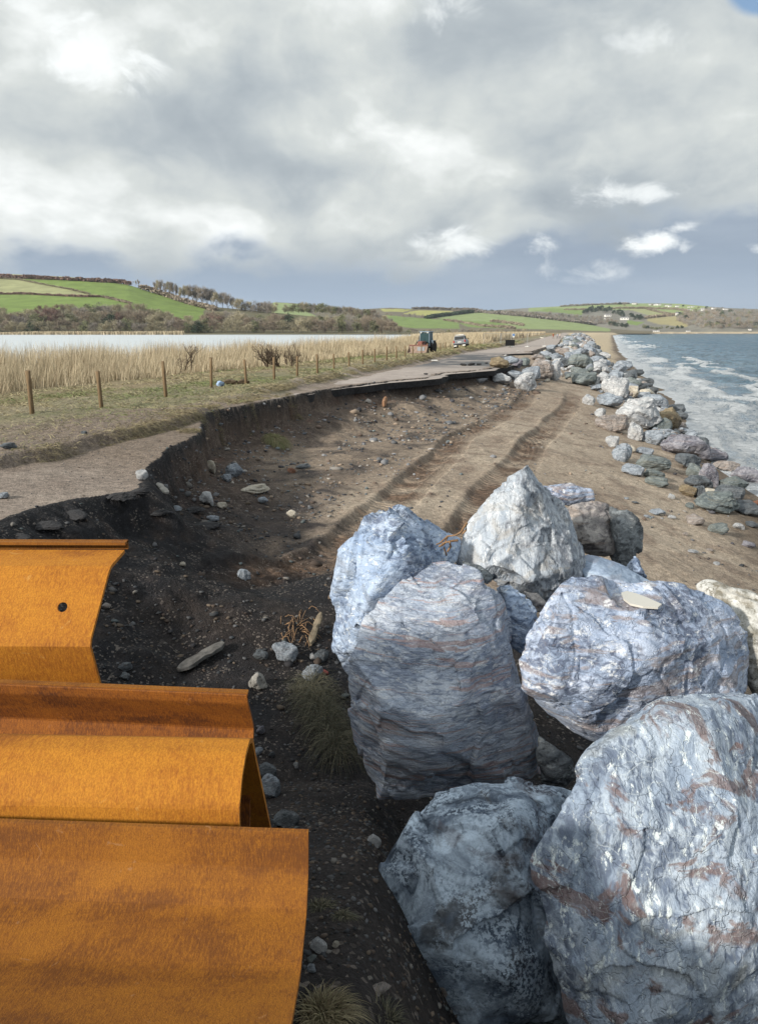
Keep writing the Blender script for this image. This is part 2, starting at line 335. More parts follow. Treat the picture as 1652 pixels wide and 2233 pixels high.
def terrain(x, y):
    """height and soft masks of the ground"""
    jit = (0.10 * fbm(x * .9, y * .9, o=4, s=3) + .16 * np.abs(fbm(x * 2.6, y * 2.6, o=4, s=4)) * (y < 40)) + .22 * smooth(12, 14, y) * smooth(26, 22, y) / np.clip(y / 10, .5, 3) * np.clip(y / 10, .5, 3)
    xp = XP(y) + jit
    xw = XW(y) + .25 * fbm(x * .25, y * .25, o=3, s=5) * np.clip(y / 15, .7, 6)
    s = xw - x
    cap = np.interp(y, [0, 40, 62, 90, 1e4], [2.02, 2.1, 3.1, 3.45, 3.4])
    zb = np.where(s > 0, .235 * s, .12 * s)
    kk = .35
    zb = -np.log(np.exp(-zb / kk) + np.exp(-cap / kk)) * kk            # smooth minimum
    d = x - xp                                                          # distance out from the broken edge
    step = np.interp(y, [0, 10, 14, 20, 34, 38, 60, 75, 80, 90, 95, 2000], [.55, .6, .9, 1.05, .55, .75, .6, .6, 1.1, .7, .35, .2])
    rt = 3.5 + np.interp(y, [0, 60, 130, 1e4], [0, -.02, -.02, -.05])
    slope = np.interp(y, [0, 8, 14, 22, 34, 60, 90, 2000], [.55, .48, .34, .30, .28, .30, .35, .3])
    xf = XL(y) - 3.2
    left = 3.45 - .035 * np.clip(xf - x, 0, 8) - np.clip((xf - 8 - x) / np.maximum((xf - 8) - XA(y), 4), 0, 1.35) * 1.35
    ridge = np.interp(y, [0, 22, 30, 60, 130, 300], [0.0, .05, .3, .42, .40, .1]) * np.exp(-((x - XL(y) + .55) / .75) ** 2) * (1 + .5 * fbm(x * .9, y * .9, o=3, s=21))
    plat = np.where(x > xf, rt, np.minimum(left, rt)) + ridge + (.07 * fbm(x * .7, y * .7, o=4, s=31) + .06 * np.abs(fbm(x * 2.3, y * 2.3, o=4, s=32))) * smooth(-.2, 1.4, XL(y) - x) + .018 * fbm(x * 2, y * 2, o=3, s=33)
    plat = plat + .20 * smooth(-.02, .28, XT(y) + .12 * fbm(x * 1.7, y * 1.7, o=3, s=35) - x) * smooth(9.5, 11.5, y) * smooth(23, 20.5, y)
    plat = plat - .12 * smooth(-2.2, -.2, d) * smooth(9, 12, y) * smooth(15, 13, y)      # shingle thrown over the near road edge
    face_w = np.interp(y, [0, 12, 14.5, 17, 40], [.95, .85, .45, .25, .25]) * (1 + .45 * fbm(x * 1.3, y * 1.3, o=3, s=12))
    scree = plat - step * smooth(0, 1, d / face_w) - slope * np.clip(d - face_w * .6, 0, 50)
    scree = scree + .10 * fbm(x * 1.2, y * 1.2, plat * 0 + 2.0, o=3, s=15) * smooth(0, .5, d / face_w) * smooth(2.2, .8, d / face_w)
    scree = scree + (.17 * fbm(x * .8, y * .8, o=4, s=11) + .10 * np.abs(fbm(x * 1.9, y * 1.9, o=5, s=13)) + .02 * fbm(x * 6, y * 6, o=2, s=14)) * smooth(.1, 1.2, d) * smooth(9, 3, d)
    zz = np.maximum(zb, scree)
    onp = d < 0
    z = np.where(onp, plat, zz)
    # mound of shingle that carries the viewer and the steel
    md = 3.72 - .10 * np.clip(y, 0, 9) - 1.55 * smooth(1.6, 7.6, y + .35 * fbm(x * .6, y * .6, o=3, s=41) - .25 * np.clip(x, -6, 6) * 0)
    md = md - 1.15 * smooth(-.15, .75, x) * smooth(.6, 2.2, y)
    md = np.where(x > 3.5, md - .55 * np.clip(x - 3.5, 0, 6), md)
    z = np.where(onp, z, np.where(y < 9.5, np.maximum(z, md), z))
    # wheel tracks with tread bars
    for k, tr in enumerate(TRK):
        tx = tr(y) + .12 * fbm(y * .22, y * 0 + k, o=2, s=57); w = .42
        for o2, ww, dep in ((0.0, .30, .075), (.54, .15, .045)):
            q = (x - tx - o2) * .86 / ww
            m = np.exp(-(q ** 8)) * smooth(9.5, 12, y) * smooth(56, 44, y) * (~onp)
            tread = .5 + .5 * np.sin((y * 1.0 + np.abs(q) * .12 + x * .45) * 2 * math.pi / .26)
            z = z - m * (dep + .04 * tread) * (1 - .5 * (fbm(x * .3, y * .3, o=2, s=51 + k) > .1))
        z = z + .045 * np.exp(-((x - tx + .42) / .16) ** 2) * (~onp) * smooth(9.5, 12, y) * smooth(56, 44, y) * (1 + .7 * fbm(x * 1.5, y * 1.5, o=3, s=55))
    # scraped and heaped sand
    sand = (~onp) * smooth(.3, 2.5, d) * smooth(.0, 1.2, s)
    z = z + sand * (.08 * fbm(x * .55, y * .38, o=4, s=61) + .055 * np.abs(fbm(x * 1.5, y * .9, o=5, s=62)) + .014 * fbm(x * 7, y * 7, o=3, s=63))
    # low heap beside the left track
    z = z + (~onp) * .38 * np.exp(-((x + 2.3) / 1.5) ** 2 - ((y - 9.3) / .9) ** 2) + (~onp) * .20 * np.exp(-((x - 1.0) / 2.4) ** 2 - ((y - 10.6) / .5) ** 2)
    return z, d, s, onp

def hz(x, y):
    return float(terrain(np.array([float(x)]), np.array([float(y)]))[0][0])
def on_ground(u, v, z0=2.2, it=14):
    """where the line of sight first meets the modelled ground"""
    r = ray(u, v); best = None
    ks = np.geomspace(2.0, 900, 1400); P = r[None, :] * ks[:, None]; P[:, 2] += EYE
    h = terrain(P[:, 0], P[:, 1])[0]; i = np.argmax(P[:, 2] < h)
    if i == 0: return P[-1]
    a = (P[i - 1, 2] - h[i - 1]); b = (h[i] - P[i, 2]); k = ks[i - 1] + (ks[i] - ks[i - 1]) * a / max(a + b, 1e-6)
    p = r * k; p[2] += EYE; return p

def ground_colour(x, y, z, d, s, onp):
    L = lambda *c: np.array(c)[None, :]
    n1 = fbm(x * .35, y * .35, o=4, s=71)[:, None]; n2 = fbm(x * 1.6, y * 1.6, o=4, s=72)[:, None]; n3 = fbm(x * 6, y * 6, o=3, s=73)[:, None]
    S = lambda a, b, v: smooth(a, b, v)[:, None]
    mixc = lambda a, b, m: a * (1 - m) + b * m
    sand = mixc(L(.32, .258, .20), L(.42, .35, .275), np.clip(.5 + n1, 0, 1))
    sand = mixc(sand, L(.22, .168, .13), np.clip(n2 * 1.6, 0, .8))
    xs = XS(y)
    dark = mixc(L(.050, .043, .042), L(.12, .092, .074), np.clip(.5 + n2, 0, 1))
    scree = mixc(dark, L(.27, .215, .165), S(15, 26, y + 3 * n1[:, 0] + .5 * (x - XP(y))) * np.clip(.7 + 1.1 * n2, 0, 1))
    c = mixc(scree, sand, S(-.9, .7, x - xs + 1.2 * n2[:, 0]) * S(8.5, 12.0, y + x * .15 + 1.3 * n2[:, 0]))
    # near mound: dark shingle with brown stains, deepened by foreground shade put into the colour
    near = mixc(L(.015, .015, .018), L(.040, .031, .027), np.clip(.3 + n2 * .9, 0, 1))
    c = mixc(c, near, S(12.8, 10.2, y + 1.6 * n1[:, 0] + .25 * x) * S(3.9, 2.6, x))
    # tracks: moist brown
    for tr in TRK:
        m = np.exp(-(((x - tr(y) - .12 * fbm(y * .22, y * 0 + (0 if tr is TRK[0] else 1), o=2, s=57) - .1) / .46) ** 4)) * smooth(9.5, 12, y) * smooth(56, 40, y) * ~onp
        c = mixc(c, L(.125, .080, .055), .9 * m[:, None] * np.clip(.75 + n2, .3, 1))
    # wet margin by the sea
    c = mixc(c, L(.135, .105, .078), S(3.0, .8, s + .6 * n1[:, 0]) * .85)
    far = mixc(c, L(.52, .43, .30), S(90, 160, y) * S(1.5, 4, s))
    c = far
    # broken face: black asphalt above, reddish clay below
    depth = np.clip(3.5 - z, 0, 9)
    face = mixc(L(.026, .026, .028), L(.085, .062, .050), S(.10, .45, depth + .3 * n2[:, 0]))
    face = mixc(face, L(.10, .055, .04), S(.25, .6, n2[:, 0]) * S(.3, .5, depth) * .8)
    q3 = fbm(x * 1.4, y * 1.4, z * 5, o=4, s=77)[:, None]; lay = fbm(x * .15, y * .15, z * 9, o=3, s=78)[:, None]
    face = face * (1 + .55 * lay + .35 * q3)
    face = mixc(face, L(.15, .115, .09), S(.15, .5, q3[:, 0] + .4 * lay[:, 0]) * S(.25, .5, depth) * S(13, 17, y) * .8)
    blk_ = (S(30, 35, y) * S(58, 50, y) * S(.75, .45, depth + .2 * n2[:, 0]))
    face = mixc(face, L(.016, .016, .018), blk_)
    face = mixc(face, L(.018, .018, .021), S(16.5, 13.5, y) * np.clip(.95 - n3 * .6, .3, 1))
    fm = S(2.4, .7, d + .5 * n2[:, 0]) * S(40, 34, y)
    fm = np.maximum(fm, S(1.1, .6, d) * S(58, 50, y))
    fm = np.maximum(fm, S(.5, .1, d))
    c = np.where(onp[:, None], c, mixc(c, face, fm * .92))
    # plateau
    shing = mixc(L(.30, .262, .235), L(.235, .20, .178), np.clip(.5 + n2, 0, 1))
    shing = mixc(shing, L(.185, .152, .125), S(11.8, 14.5, y + .8 * n2[:, 0]) * S(26, 22, y) * .8)
    shing = shing * np.array([[1.04, .99, .93]])
    turf = mixc(L(.27, .235, .15), L(.155, .165, .08), np.clip(.3 + 1.4 * n1 + .6 * n2, 0, 1))
    turf = mixc(turf, L(.10, .075, .055), np.clip(n3 * .9 + n2 * .4, 0, .7))
    off = XL(y) - x
    pl = mixc(shing, turf, S(-.5, 1.2, off + 1.4 * n2[:, 0] + 1.0 * n1[:, 0] - np.interp(y, [0, 12, 19, 26, 1e4], [1.6, 2.0, 1.6, .0, .0])))
    pl = mixc(pl, L(.34, .24, .115), S(7, 10, off) * S(120, 200, y))
    pl = mixc(pl, L(.25, .19, .11), S(7, 9.5, off) * .6)
    c = np.where(onp[:, None], pl, c)
    c = c * (1 + .10 * n3)
    spread = np.where(onp, 1.0, np.clip(1.0 - .9 * (1 - smooth(-.9, .7, x - xs)), .25, 1.0))
    tm = np.zeros(len(x))
    for tr in TRK: tm = np.maximum(tm, np.exp(-(((x - tr(y) - .12 * fbm(y * .22, y * 0 + (0 if tr is TRK[0] else 1), o=2, s=57)) * .86 / .34) ** 8)) * smooth(9.5, 12, y) * smooth(50, 30, y) * ~onp)
    return np.concatenate([np.clip(c, .008, .8), tm[:, None]], 1)

def ground_mat():
    m, t, b = newmat('ground')
    at = t.new('ShaderNodeAttribute'); at.attribute_name = 'col'
    oc = t.new('ShaderNodeTexCoord').outputs['Object']
    v1 = t.voro(oc, 42, 'F1', 1); v2 = t.voro(oc, 110, 'F1', 1)
    g1 = t.math('MULTIPLY', t.new('ShaderNodeSeparateColor').outputs[0], 1.0)
    def lum(c):
        n = t.new('ShaderNodeRGBToBW'); t.put(n.inputs[0], c); return n.outputs[0]
    a = lum(v1); c2 = lum(v2)
    k = t.math('ADD', t.math('MULTIPLY', t.ramp(a, .1, .95, .55, 1.5, False), .6), t.math('MULTIPLY', t.ramp(c2, .1, .95, .45, 1.6, False), .4))
    nl = t.ramp(t.noise(oc, 7, 6, .65), .3, .7, .72, 1.28)
    k = t.math('MULTIPLY', k, nl)
    col = t.mix(1.0, at.outputs['Color'], t.comb(k, k, k), 'MULTIPLY')
    # scattered pale and rusty grains
    pk = t.ramp(a, .76, .82); col = t.mix(t.math('MULTIPLY', pk, t.ramp(t.noise(oc, 2.2, 3), .4, .62, 0.0, .40)), col, (.36, .31, .27))
    t.put(b.inputs['Base Color'], col)
    d1 = t.voro(oc, 42); d2 = t.voro(oc, 110)
    h = t.math('ADD', t.math('MULTIPLY', d1, -1.0), t.math('ADD', t.math('MULTIPLY', d2, -.5), t.math('MULTIPLY', t.noise(oc, 6, 9, .72), 4.5)))
    sy = t.new('ShaderNodeSeparateXYZ'); t.put(sy.inputs[0], t.vmath('ADD', oc, t.vmath('MULTIPLY', t.noise(oc, 1.5, 3, .5, out=1), (.12, .12, 0))))
    tw = t.math('SINE', t.math('MULTIPLY', t.math('ADD', sy.outputs[1], t.math('MULTIPLY', sy.outputs[0], .45)), 2 * math.pi / .21))
    h = t.math('ADD', h, t.math('MULTIPLY', t.math('MULTIPLY', tw, at.outputs['Alpha']), 1.6))
    bump(t, b, h, 0.8, .02)
    b.inputs['Roughness'].default_value = .93
    return m
M_GROUND = ground_mat()

def build_ground():
    # fan-shaped grid: cells stay about the same size seen from the path, and run well past both sides
    ts = np.concatenate([np.linspace(-2.6, -.85, 90)[:-1], np.linspace(-.85, .85, 900), np.linspace(.85, 2.4, 80)[1:]])
    ys = np.concatenate([np.geomspace(2.0, 46, 760), np.geomspace(46, 2000, 420)[1:]])
    Y, T_ = np.meshgrid(ys, ts, indexing='ij')
    X = T_ * (Y * 1.0 + 1.5)
    # break the regular rows a little
    z, d, s, onp = terrain(X.ravel(), Y.ravel())
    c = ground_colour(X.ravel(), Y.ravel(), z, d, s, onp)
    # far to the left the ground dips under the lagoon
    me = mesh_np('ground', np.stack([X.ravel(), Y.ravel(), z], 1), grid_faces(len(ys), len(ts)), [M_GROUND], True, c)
    tag(link('ground', me), kind='structure')
    xs = np.linspace(-60, 40, 90); yb = np.linspace(-60, 2.0, 60)
    Yb, Xb = np.meshgrid(yb, xs, indexing='ij'); zb, d, s, onp = terrain(Xb.ravel(), Yb.ravel())
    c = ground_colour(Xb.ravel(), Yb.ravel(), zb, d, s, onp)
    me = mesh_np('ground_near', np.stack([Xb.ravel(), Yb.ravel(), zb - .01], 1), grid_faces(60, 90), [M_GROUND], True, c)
    tag(link('ground', me), kind='structure')
build_ground()

# ------------------------------------------------------------ sea and lagoon
def sea_mat():
    m, t, b = newmat('sea')
    uv = t.new('ShaderNodeAttribute'); uv.attribute_name = 'col'     # r = distance from the waterline, g = along the shore, b = crest
    sp = t.new('ShaderNodeSeparateColor'); t.put(sp.inputs[0], uv.outputs['Color'])
    s, yy, cr = sp.outputs
    oc = t.new('ShaderNodeTexCoord').outputs['Object']
    sh = t.comb(s, t.math('MULTIPLY', yy, .28), 0.0)
    n1 = t.noise(sh, .42, 8, .66, .5)
    n2 = t.noise(sh, 1.5, 8, .72, .8)
    n3 = t.noise(oc, .09, 4, .6, .5)
    wid = t.ramp(n3, .35, .65, 7, 12)                                  # the surf reaches further out in places
    near = t.ramp(t.math('DIVIDE', s, wid), 1.15, .15)
    lace = t.math('ADD', t.math('MULTIPLY', t.math('ABSOLUTE', t.math('SUBTRACT', n2, .5)), -3.4), t.math('MULTIPLY', t.math('SUBTRACT', n1, .5), 2.2))
    foam = t.ramp(t.math('ADD', t.math('ADD', lace, t.math('MULTIPLY', near, .62)), t.math('MULTIPLY', cr, 1.1)), .02, .55)
    foam = t.math('MULTIPLY', foam, t.ramp(t.math('ADD', near, t.math('MULTIPLY', cr, .8)), 0.04, .45))
    edge = t.math('MULTIPLY', t.ramp(s, 2.2, .5), t.ramp(n1, .4, .6, .6, 1.0))
    foam = t.math('MAXIMUM', foam, edge)
    deep = t.mix(t.ramp(s, 3, 60), (.22, .36, .47), (.05, .16, .235))
    deep = t.mix(t.ramp(n1, .35, .65), deep, (.025, .09, .14))
    deep = t.mix(t.math('MULTIPLY', near, .75), deep, (.42, .51, .62))
    t.put(b.inputs['Base Color'], t.mix(foam, deep, (.78, .83, .88)))
    t.put(b.inputs['Roughness'], t.math('ADD', .12, t.math('MULTIPLY', foam, .6)))
    b.inputs['Specular IOR Level'].default_value = .36
    w = t.math('ADD', t.math('MULTIPLY', t.noise(t.mapping(oc, rot=(0, 0, .5), scale=(1, 1.7, 1)), .9, 9, .66, .5), 1.0), t.math('MULTIPLY', t.noise(oc, .16, 6, .62), 2.6))
    bump(t, b, t.math('ADD', w, t.math('MULTIPLY', foam, .2)), 1.0, 1.8)
    return m
def build_sea():
    ss = np.concatenate([np.linspace(-4, 24, 230), np.geomspace(24, 2600, 170)[1:]])
    ys = np.concatenate([np.linspace(-60, 12, 60)[:-1], np.geomspace(12, 2300, 700)])
    Yg, Sg = np.meshgrid(ys, ss, indexing='ij'); x = XW(Yg) + Sg; y = Yg
    xr, yr = x.ravel(), y.ravel(); s = Sg.ravel()
    n = fbm(xr * .05, yr * .05, o=3, s=81)
    ph = s / 6.5 + 1.6 * n + .15 * fbm(xr * .25, yr * .25, o=2, s=82)
    wv = (np.clip(np.sin(ph * 2 * math.pi), -1, 1) * .5 + .5) ** 4
    pat = smooth(-.25, .3, fbm(xr * .035 + 9, yr * .022, o=2, s=83))
    crest = wv * pat * smooth(2, 6, s) * smooth(26, 11, s)
    z = .38 * crest + .11 * fbm(xr * .7, yr * .5, o=4, s=84) * smooth(0, 5, s) + .30 * (1 - 2 * np.abs(fbm(xr * .16 + .1 * yr, yr * .11, o=4, s=85))) * smooth(2, 12, s) - .1 * smooth(2, 12, s) + .02
    caps = smooth(.52, .68, fbm(xr * .12, yr * .09, o=4, s=86)) * .22
    brk = np.clip(crest * 1.1 * smooth(24, 9, s) + caps * smooth(8, 20, s) * smooth(400, 60, s), 0, 1)
    c = np.stack([s, yr, brk], 1)
    me = mesh_np('sea', np.stack([xr, yr, z], 1), grid_faces(len(ys), len(ss)), [sea_mat()], True, c)
    tag(link('sea', me), kind='structure')
build_sea()
def build_lagoon():
    m, t, b = newmat('lagoon')
    oc = t.new('ShaderNodeTexCoord').outputs['Object']
    b.inputs['Base Color'].default_value = (.58, .63, .66, 1); b.inputs['Roughness'].default_value = .45  # reflection of the bright sky is put into the pale base colour
    bump(t, b, t.noise(t.mapping(oc, scale=(1, 2.2, 1)), .8, 5, .6), .8, .3)
    me = mesh_np('lagoon', np.array([(-900, 20, 2.0), (-900, 1400, 2.0), (60, 1400, 2.0), (60, 300, 2.0), (12, 100, 2.0), (-20, 20, 2.0)]), np.array([[0, 5, 4, 3], [0, 3, 2, 1]]), [m])
    tag(link('lagoon', me), kind='structure')
build_lagoon()

# ------------------------------------------------------------ what is left of the road
def build_road():
    m, t, b = newmat('asphalt')
    oc = t.new('ShaderNodeTexCoord').outputs['Object']
    n = t.noise(oc, .33, 6, .65, .6); f = t.noise(oc, 40, 4, .7)
    sp = t.new('ShaderNodeSeparateXYZ'); t.put(sp.inputs[0], oc)
    bare = t.math('MULTIPLY', t.ramp(n, .40, .52), t.math('MULTIPLY', t.ramp(sp.outputs[1], 46, 54), t.ramp(sp.outputs[1], 88, 72)))
    sandy = t.mix(t.ramp(t.noise(oc, 1.3, 6, .7), .35, .65), (.33, .285, .26), (.42, .37, .335))
    tar = t.mix(f, (.06, .065, .07), (.13, .135, .145))
    c = t.mix(bare, sandy, tar)
    c = t.mix(t.math('MULTIPLY', t.ramp(t.noise(oc, 3.2, 5, .7), .60, .68), .7), c, (.07, .06, .055))
    t.put(b.inputs['Base Color'], c); bump(t, b, t.math('ADD', f, t.math('MULTIPLY', t.noise(oc, 5, 6, .7), 2)), .6, .015)
    blk = plain('broken_asphalt', (.020, .020, .022), .9, 0, .5, 9)
    def slab(y0, y1, xl, xr, n, over, name='road'):
        ys = np.linspace(y0, y1, n) if y1 < 200 else np.geomspace(y0, y1, n)
        L_ = xl(ys) ; R_ = xr(ys) + over(ys)
        nx = 14; fr = np.linspace(0, 1, nx)
        X = L_[:, None] + (R_ - L_)[:, None] * fr[None]; Y = np.repeat(ys[:, None], nx, 1)
        sag = .0 * X
        rt = 3.5 + np.interp(Y, [0, 60, 130, 1e4], [0, -.02, -.02, -.05])
        Z = rt + .026 + .02 * fbm(X * .6, Y * .6, o=2, s=91) - .10 * smooth(1.2, 0, R_[:, None] - X) * (over(ys)[:, None] > .1)
        top = np.stack([X.ravel(), Y.ravel(), Z.ravel()], 1)
        bot = top - np.array([0, 0, .30]); bot[:, 0] -= .06 * (fbm(bot[:, 0] * 3, bot[:, 1] * 3, o=2, s=92))
        fc = grid_faces(n, nx); k = n * nx; fs = list(map(tuple, fc)) + [tuple(i + k for i in f[::-1]) for f in fc]
        mi = [0] * len(fc) + [1] * len(fc)
        for i in range(n - 1):
            for e, fl in ((nx - 1, 0), (0, 1)):
                a, b2 = i * nx + e, (i + 1) * nx + e; q = (a, b2, b2 + k, a + k); fs.append(q if not fl else q[::-1]); mi.append(1)
        for j in range(nx - 1):
            for r, fl in ((0, 1), (n - 1, 0)):
                a, b2 = r * nx + j, r * nx + j + 1; q = (a, b2, b2 + k, a + k); fs.append(q if fl else q[::-1]); mi.append(1)
        me = mesh_np(name, np.concatenate([top, bot]), np.array(fs), [m, blk], False, None, mi)
        return tag(link(name, me), kind='structure')
    jag = lambda ys: .35 * fbm(ys * .9, ys * 0 + 3, o=3, s=93)
    ov = lambda ys: np.interp(ys, [22, 30, 36, 38, 47, 52, 56, 74, 79, 84, 88, 92], [.0, .15, .35, .55, .6, .3, .0, .2, .9, .9, .3, .0]) + jag(ys) * np.interp(ys, [22, 30, 60, 95], [.2, 1, .6, .3])
    road = slab(25.5, 118, lambda y: XL(y) + .15, lambda y: np.minimum(XP(y), XR(y)) - .05, 260, ov)
    slab(118, 1500, lambda y: XL(y) + .15, lambda y: XR(y), 90, lambda y: y * 0)
    # centre dashes
    wh = plain('road_paint', (.75, .74, .70), .7, 0, .12, 30)
    for (u, v) in ((1101, 775), (1084, 781.4), (1128, 765)):
        c = G(u, v, 3.53); a = math.atan2(XL(c[1] + 1) - XL(c[1] - 1), 2.0)
        mb = MB(); mb.box((c[0], c[1], 3.5 + .044), (.16, 2.6, .012), rz=-a); mb.build('lane_marking', wh, road)
build_road()
# ------------------------------------------------------------ boulders
ROT = (.5, .35, .2)
M_BLUE = rockmat('blue_limestone', (.34, .45, .64), (.52, .63, .80), (.14, .19, .30), .85, .10, (.40, .33, .28), (.5, .9, .3), (1, 1, 2.2), 1.3)
M_STRATA = rockmat('streaked_limestone', (.44, .52, .66), (.66, .72, .82), (.24, .29, .40), .75, .65, (.48, .31, .27), (.06, .12, .0), (.7, .7, 3.4), 1.6, blotch=(.30, .20, .18), blotch_a=.15, bumpd=.035)
M_PEAK = rockmat('pale_limestone', (.39, .45, .53), (.58, .62, .67), (.22, .24, .28), .85, .30, (.42, .36, .27), (1.0, .5, .2), (2.6, 1, 1), 1.2, blotch=(.27, .25, .25), blotch_a=.5)
M_GREY = rockmat('grey_limestone', (.34, .43, .60), (.56, .64, .80), (.13, .16, .24), .85, .55, (.36, .27, .22), (.3, 1.1, .4), (1, 1, 1.8), 1.4, blotch=(.18, .15, .15), blotch_a=.45)
M_VEIN = rockmat('veined_limestone', (.32, .40, .52), (.50, .58, .68), (.14, .18, .26), 1.0, .75, (.19, .11, .085), (.9, .3, 1.1), (2.2, 1, 1), 1.35, blotch=(.32, .33, .31), blotch_a=.6)
M_GRAN = rockmat('speckled_granite', (.07, .10, .15), (.50, .61, .74), (.03, .045, .07), .05, .35, (.09, .06, .05), (.2, .2, .2), (1, 1, 1), 1.2, grain=.9, blotch=(.06, .055, .05), blotch_a=.7, bumpd=.006)
M_GRAN2 = rockmat('white_speckled_granite', (.36, .36, .33), (.72, .72, .70), (.16, .15, .12), .2, .3, (.25, .20, .13), (.2, .2, .2), (1, 1, 1), 1.5, grain=1.0, blotch=(.15, .13, .09), blotch_a=.7, bumpd=.006)
M_DARK = rockmat('dark_slate_rock', (.16, .18, .20), (.30, .33, .35), (.07, .08, .09), .6, .2, (.16, .12, .10), (.3, .6, .2), (1, 1, 2), 1.5)
M_BROWNG = rockmat('brown_grey_rock', (.31, .29, .29), (.48, .45, .43), (.15, .14, .15), .4, .4, (.30, .22, .16), (.7, .2, .3), (1, 1, 1.6), 1.2)
M_SLAB = rockmat('smooth_blue_slab', (.33, .42, .57), (.42, .52, .66), (.24, .31, .43), .25, .15, (.40, .28, .2), (.0, .6, .2), (.6, .6, 3), 1.0, blotch_a=.1, bumpd=.005)
# rocks of the armour bank
M_BANK = {
 'blue-grey': rockmat('bank_blue_grey', (.25, .29, .34), (.42, .47, .53), (.13, .15, .18), .6, .1, sc=1.5),
 'pale grey': rockmat('bank_pale_grey', (.40, .42, .44), (.60, .61, .62), (.24, .25, .27), .8, .1, sc=1.5),
 'green-grey': rockmat('bank_green_grey', (.16, .19, .19), (.26, .29, .29), (.08, .10, .11), .3, .3, (.22, .19, .12), sc=1.2),
 'brown-grey': rockmat('bank_brown_grey', (.28, .25, .235), (.42, .38, .36), (.14, .13, .125), .4, .4, (.27, .17, .11), sc=1.4),
 'dark slate': rockmat('bank_dark_slate', (.085, .10, .115), (.17, .19, .21), (.04, .05, .06), .4, .2, (.12, .09, .07), sc=1.5, rough=.45),
 'ochre': rockmat('bank_ochre', (.25, .195, .12), (.36, .30, .20), (.13, .10, .07), .1, .3, (.2, .12, .06), sc=1.4),
 'cream': rockmat('bank_cream', (.52, .48, .40), (.68, .64, .56), (.32, .28, .22), .2, .3, (.40, .28, .18), sc=1.4),
 'purple-grey': rockmat('bank_purple_grey', (.21, .21, .25), (.36, .36, .40), (.10, .10, .13), .6, .3, (.22, .14, .12), sc=1.4),
 'rusty red': rockmat('bank_rusty', (.26, .12, .07), (.36, .20, .13), (.13, .06, .04), .1, .3, sc=1.4),
}

def normals_of(co, faces):
    n = np.zeros_like(co)
    a, b, c = co[faces[:, 0]], co[faces[:, 1]], co[faces[:, 2]]
    fn = np.cross(b - a, c - a)
    for k in range(3): np.add.at(n, faces[:, k], fn)
    return n / np.maximum(np.linalg.norm(n, axis=1, keepdims=True), 1e-9)
def to_np(me):
    co = np.empty(len(me.vertices) * 3, np.float32); me.vertices.foreach_get('co', co)
    return co.reshape(-1, 3).astype(float)
def hull_remesh(pts, voxel):
    bm = bmesh.new()
    for p in pts: bm.verts.new(p)
    bmesh.ops.convex_hull(bm, input=bm.verts)
    bmesh.ops.delete(bm, geom=[v for v in bm.verts if not v.link_faces], context='VERTS')
    bmesh.ops.recalc_face_normals(bm, faces=bm.faces)
    me = bpy.data.meshes.new('tmp'); bm.to_mesh(me); bm.free()
    o = bpy.data.objects.new('tmp', me); COL.objects.link(o)
    md = o.modifiers.new('r', 'REMESH'); md.mode = 'VOXEL'; md.voxel_size = voxel; md.adaptivity = 0
    md2 = o.modifiers.new('s', 'SMOOTH'); md2.factor = .5; md2.iterations = 2
    dg = bpy.context.evaluated_depsgraph_get(); ev = o.evaluated_get(dg)
    m2 = bpy.data.meshes.new_from_object(ev)
    m2.calc_loop_triangles()
    tri = np.empty(len(m2.loop_triangles) * 3, np.int32); m2.loop_triangles.foreach_get('vertices', tri); tri = tri.reshape(-1, 3)
    co = to_np(m2)
    bpy.data.objects.remove(o); bpy.data.meshes.remove(me); bpy.data.meshes.remove(m2)
    return co, tri
def facet_disp(co, rng, K, amp, slope=.5):
    """broken-face chips: every Worley cell gets its own small tilt"""
    lo, hi = co.min(0), co.max(0)
    S = lo + rng.random((K, 3)) * (hi - lo); R = rng.normal(size=(K, 3)); R /= np.linalg.norm(R, axis=1, keepdims=True)
    O = rng.normal(size=K) * amp * .35
    w = co + .10 * (hi - lo).mean() * np.stack([fbm(co[:, 0] * 3 + k * 9, co[:, 1] * 3, co[:, 2] * 3, 2, 100 + k) for k in range(3)], 1) * .6
    d2 = ((w[:, None, :] - S[None]) ** 2).sum(2); i = d2.argmin(1)
    return np.clip(((co - S[i]) * R[i]).sum(1) * slope, -amp, amp * .6) + O[i]
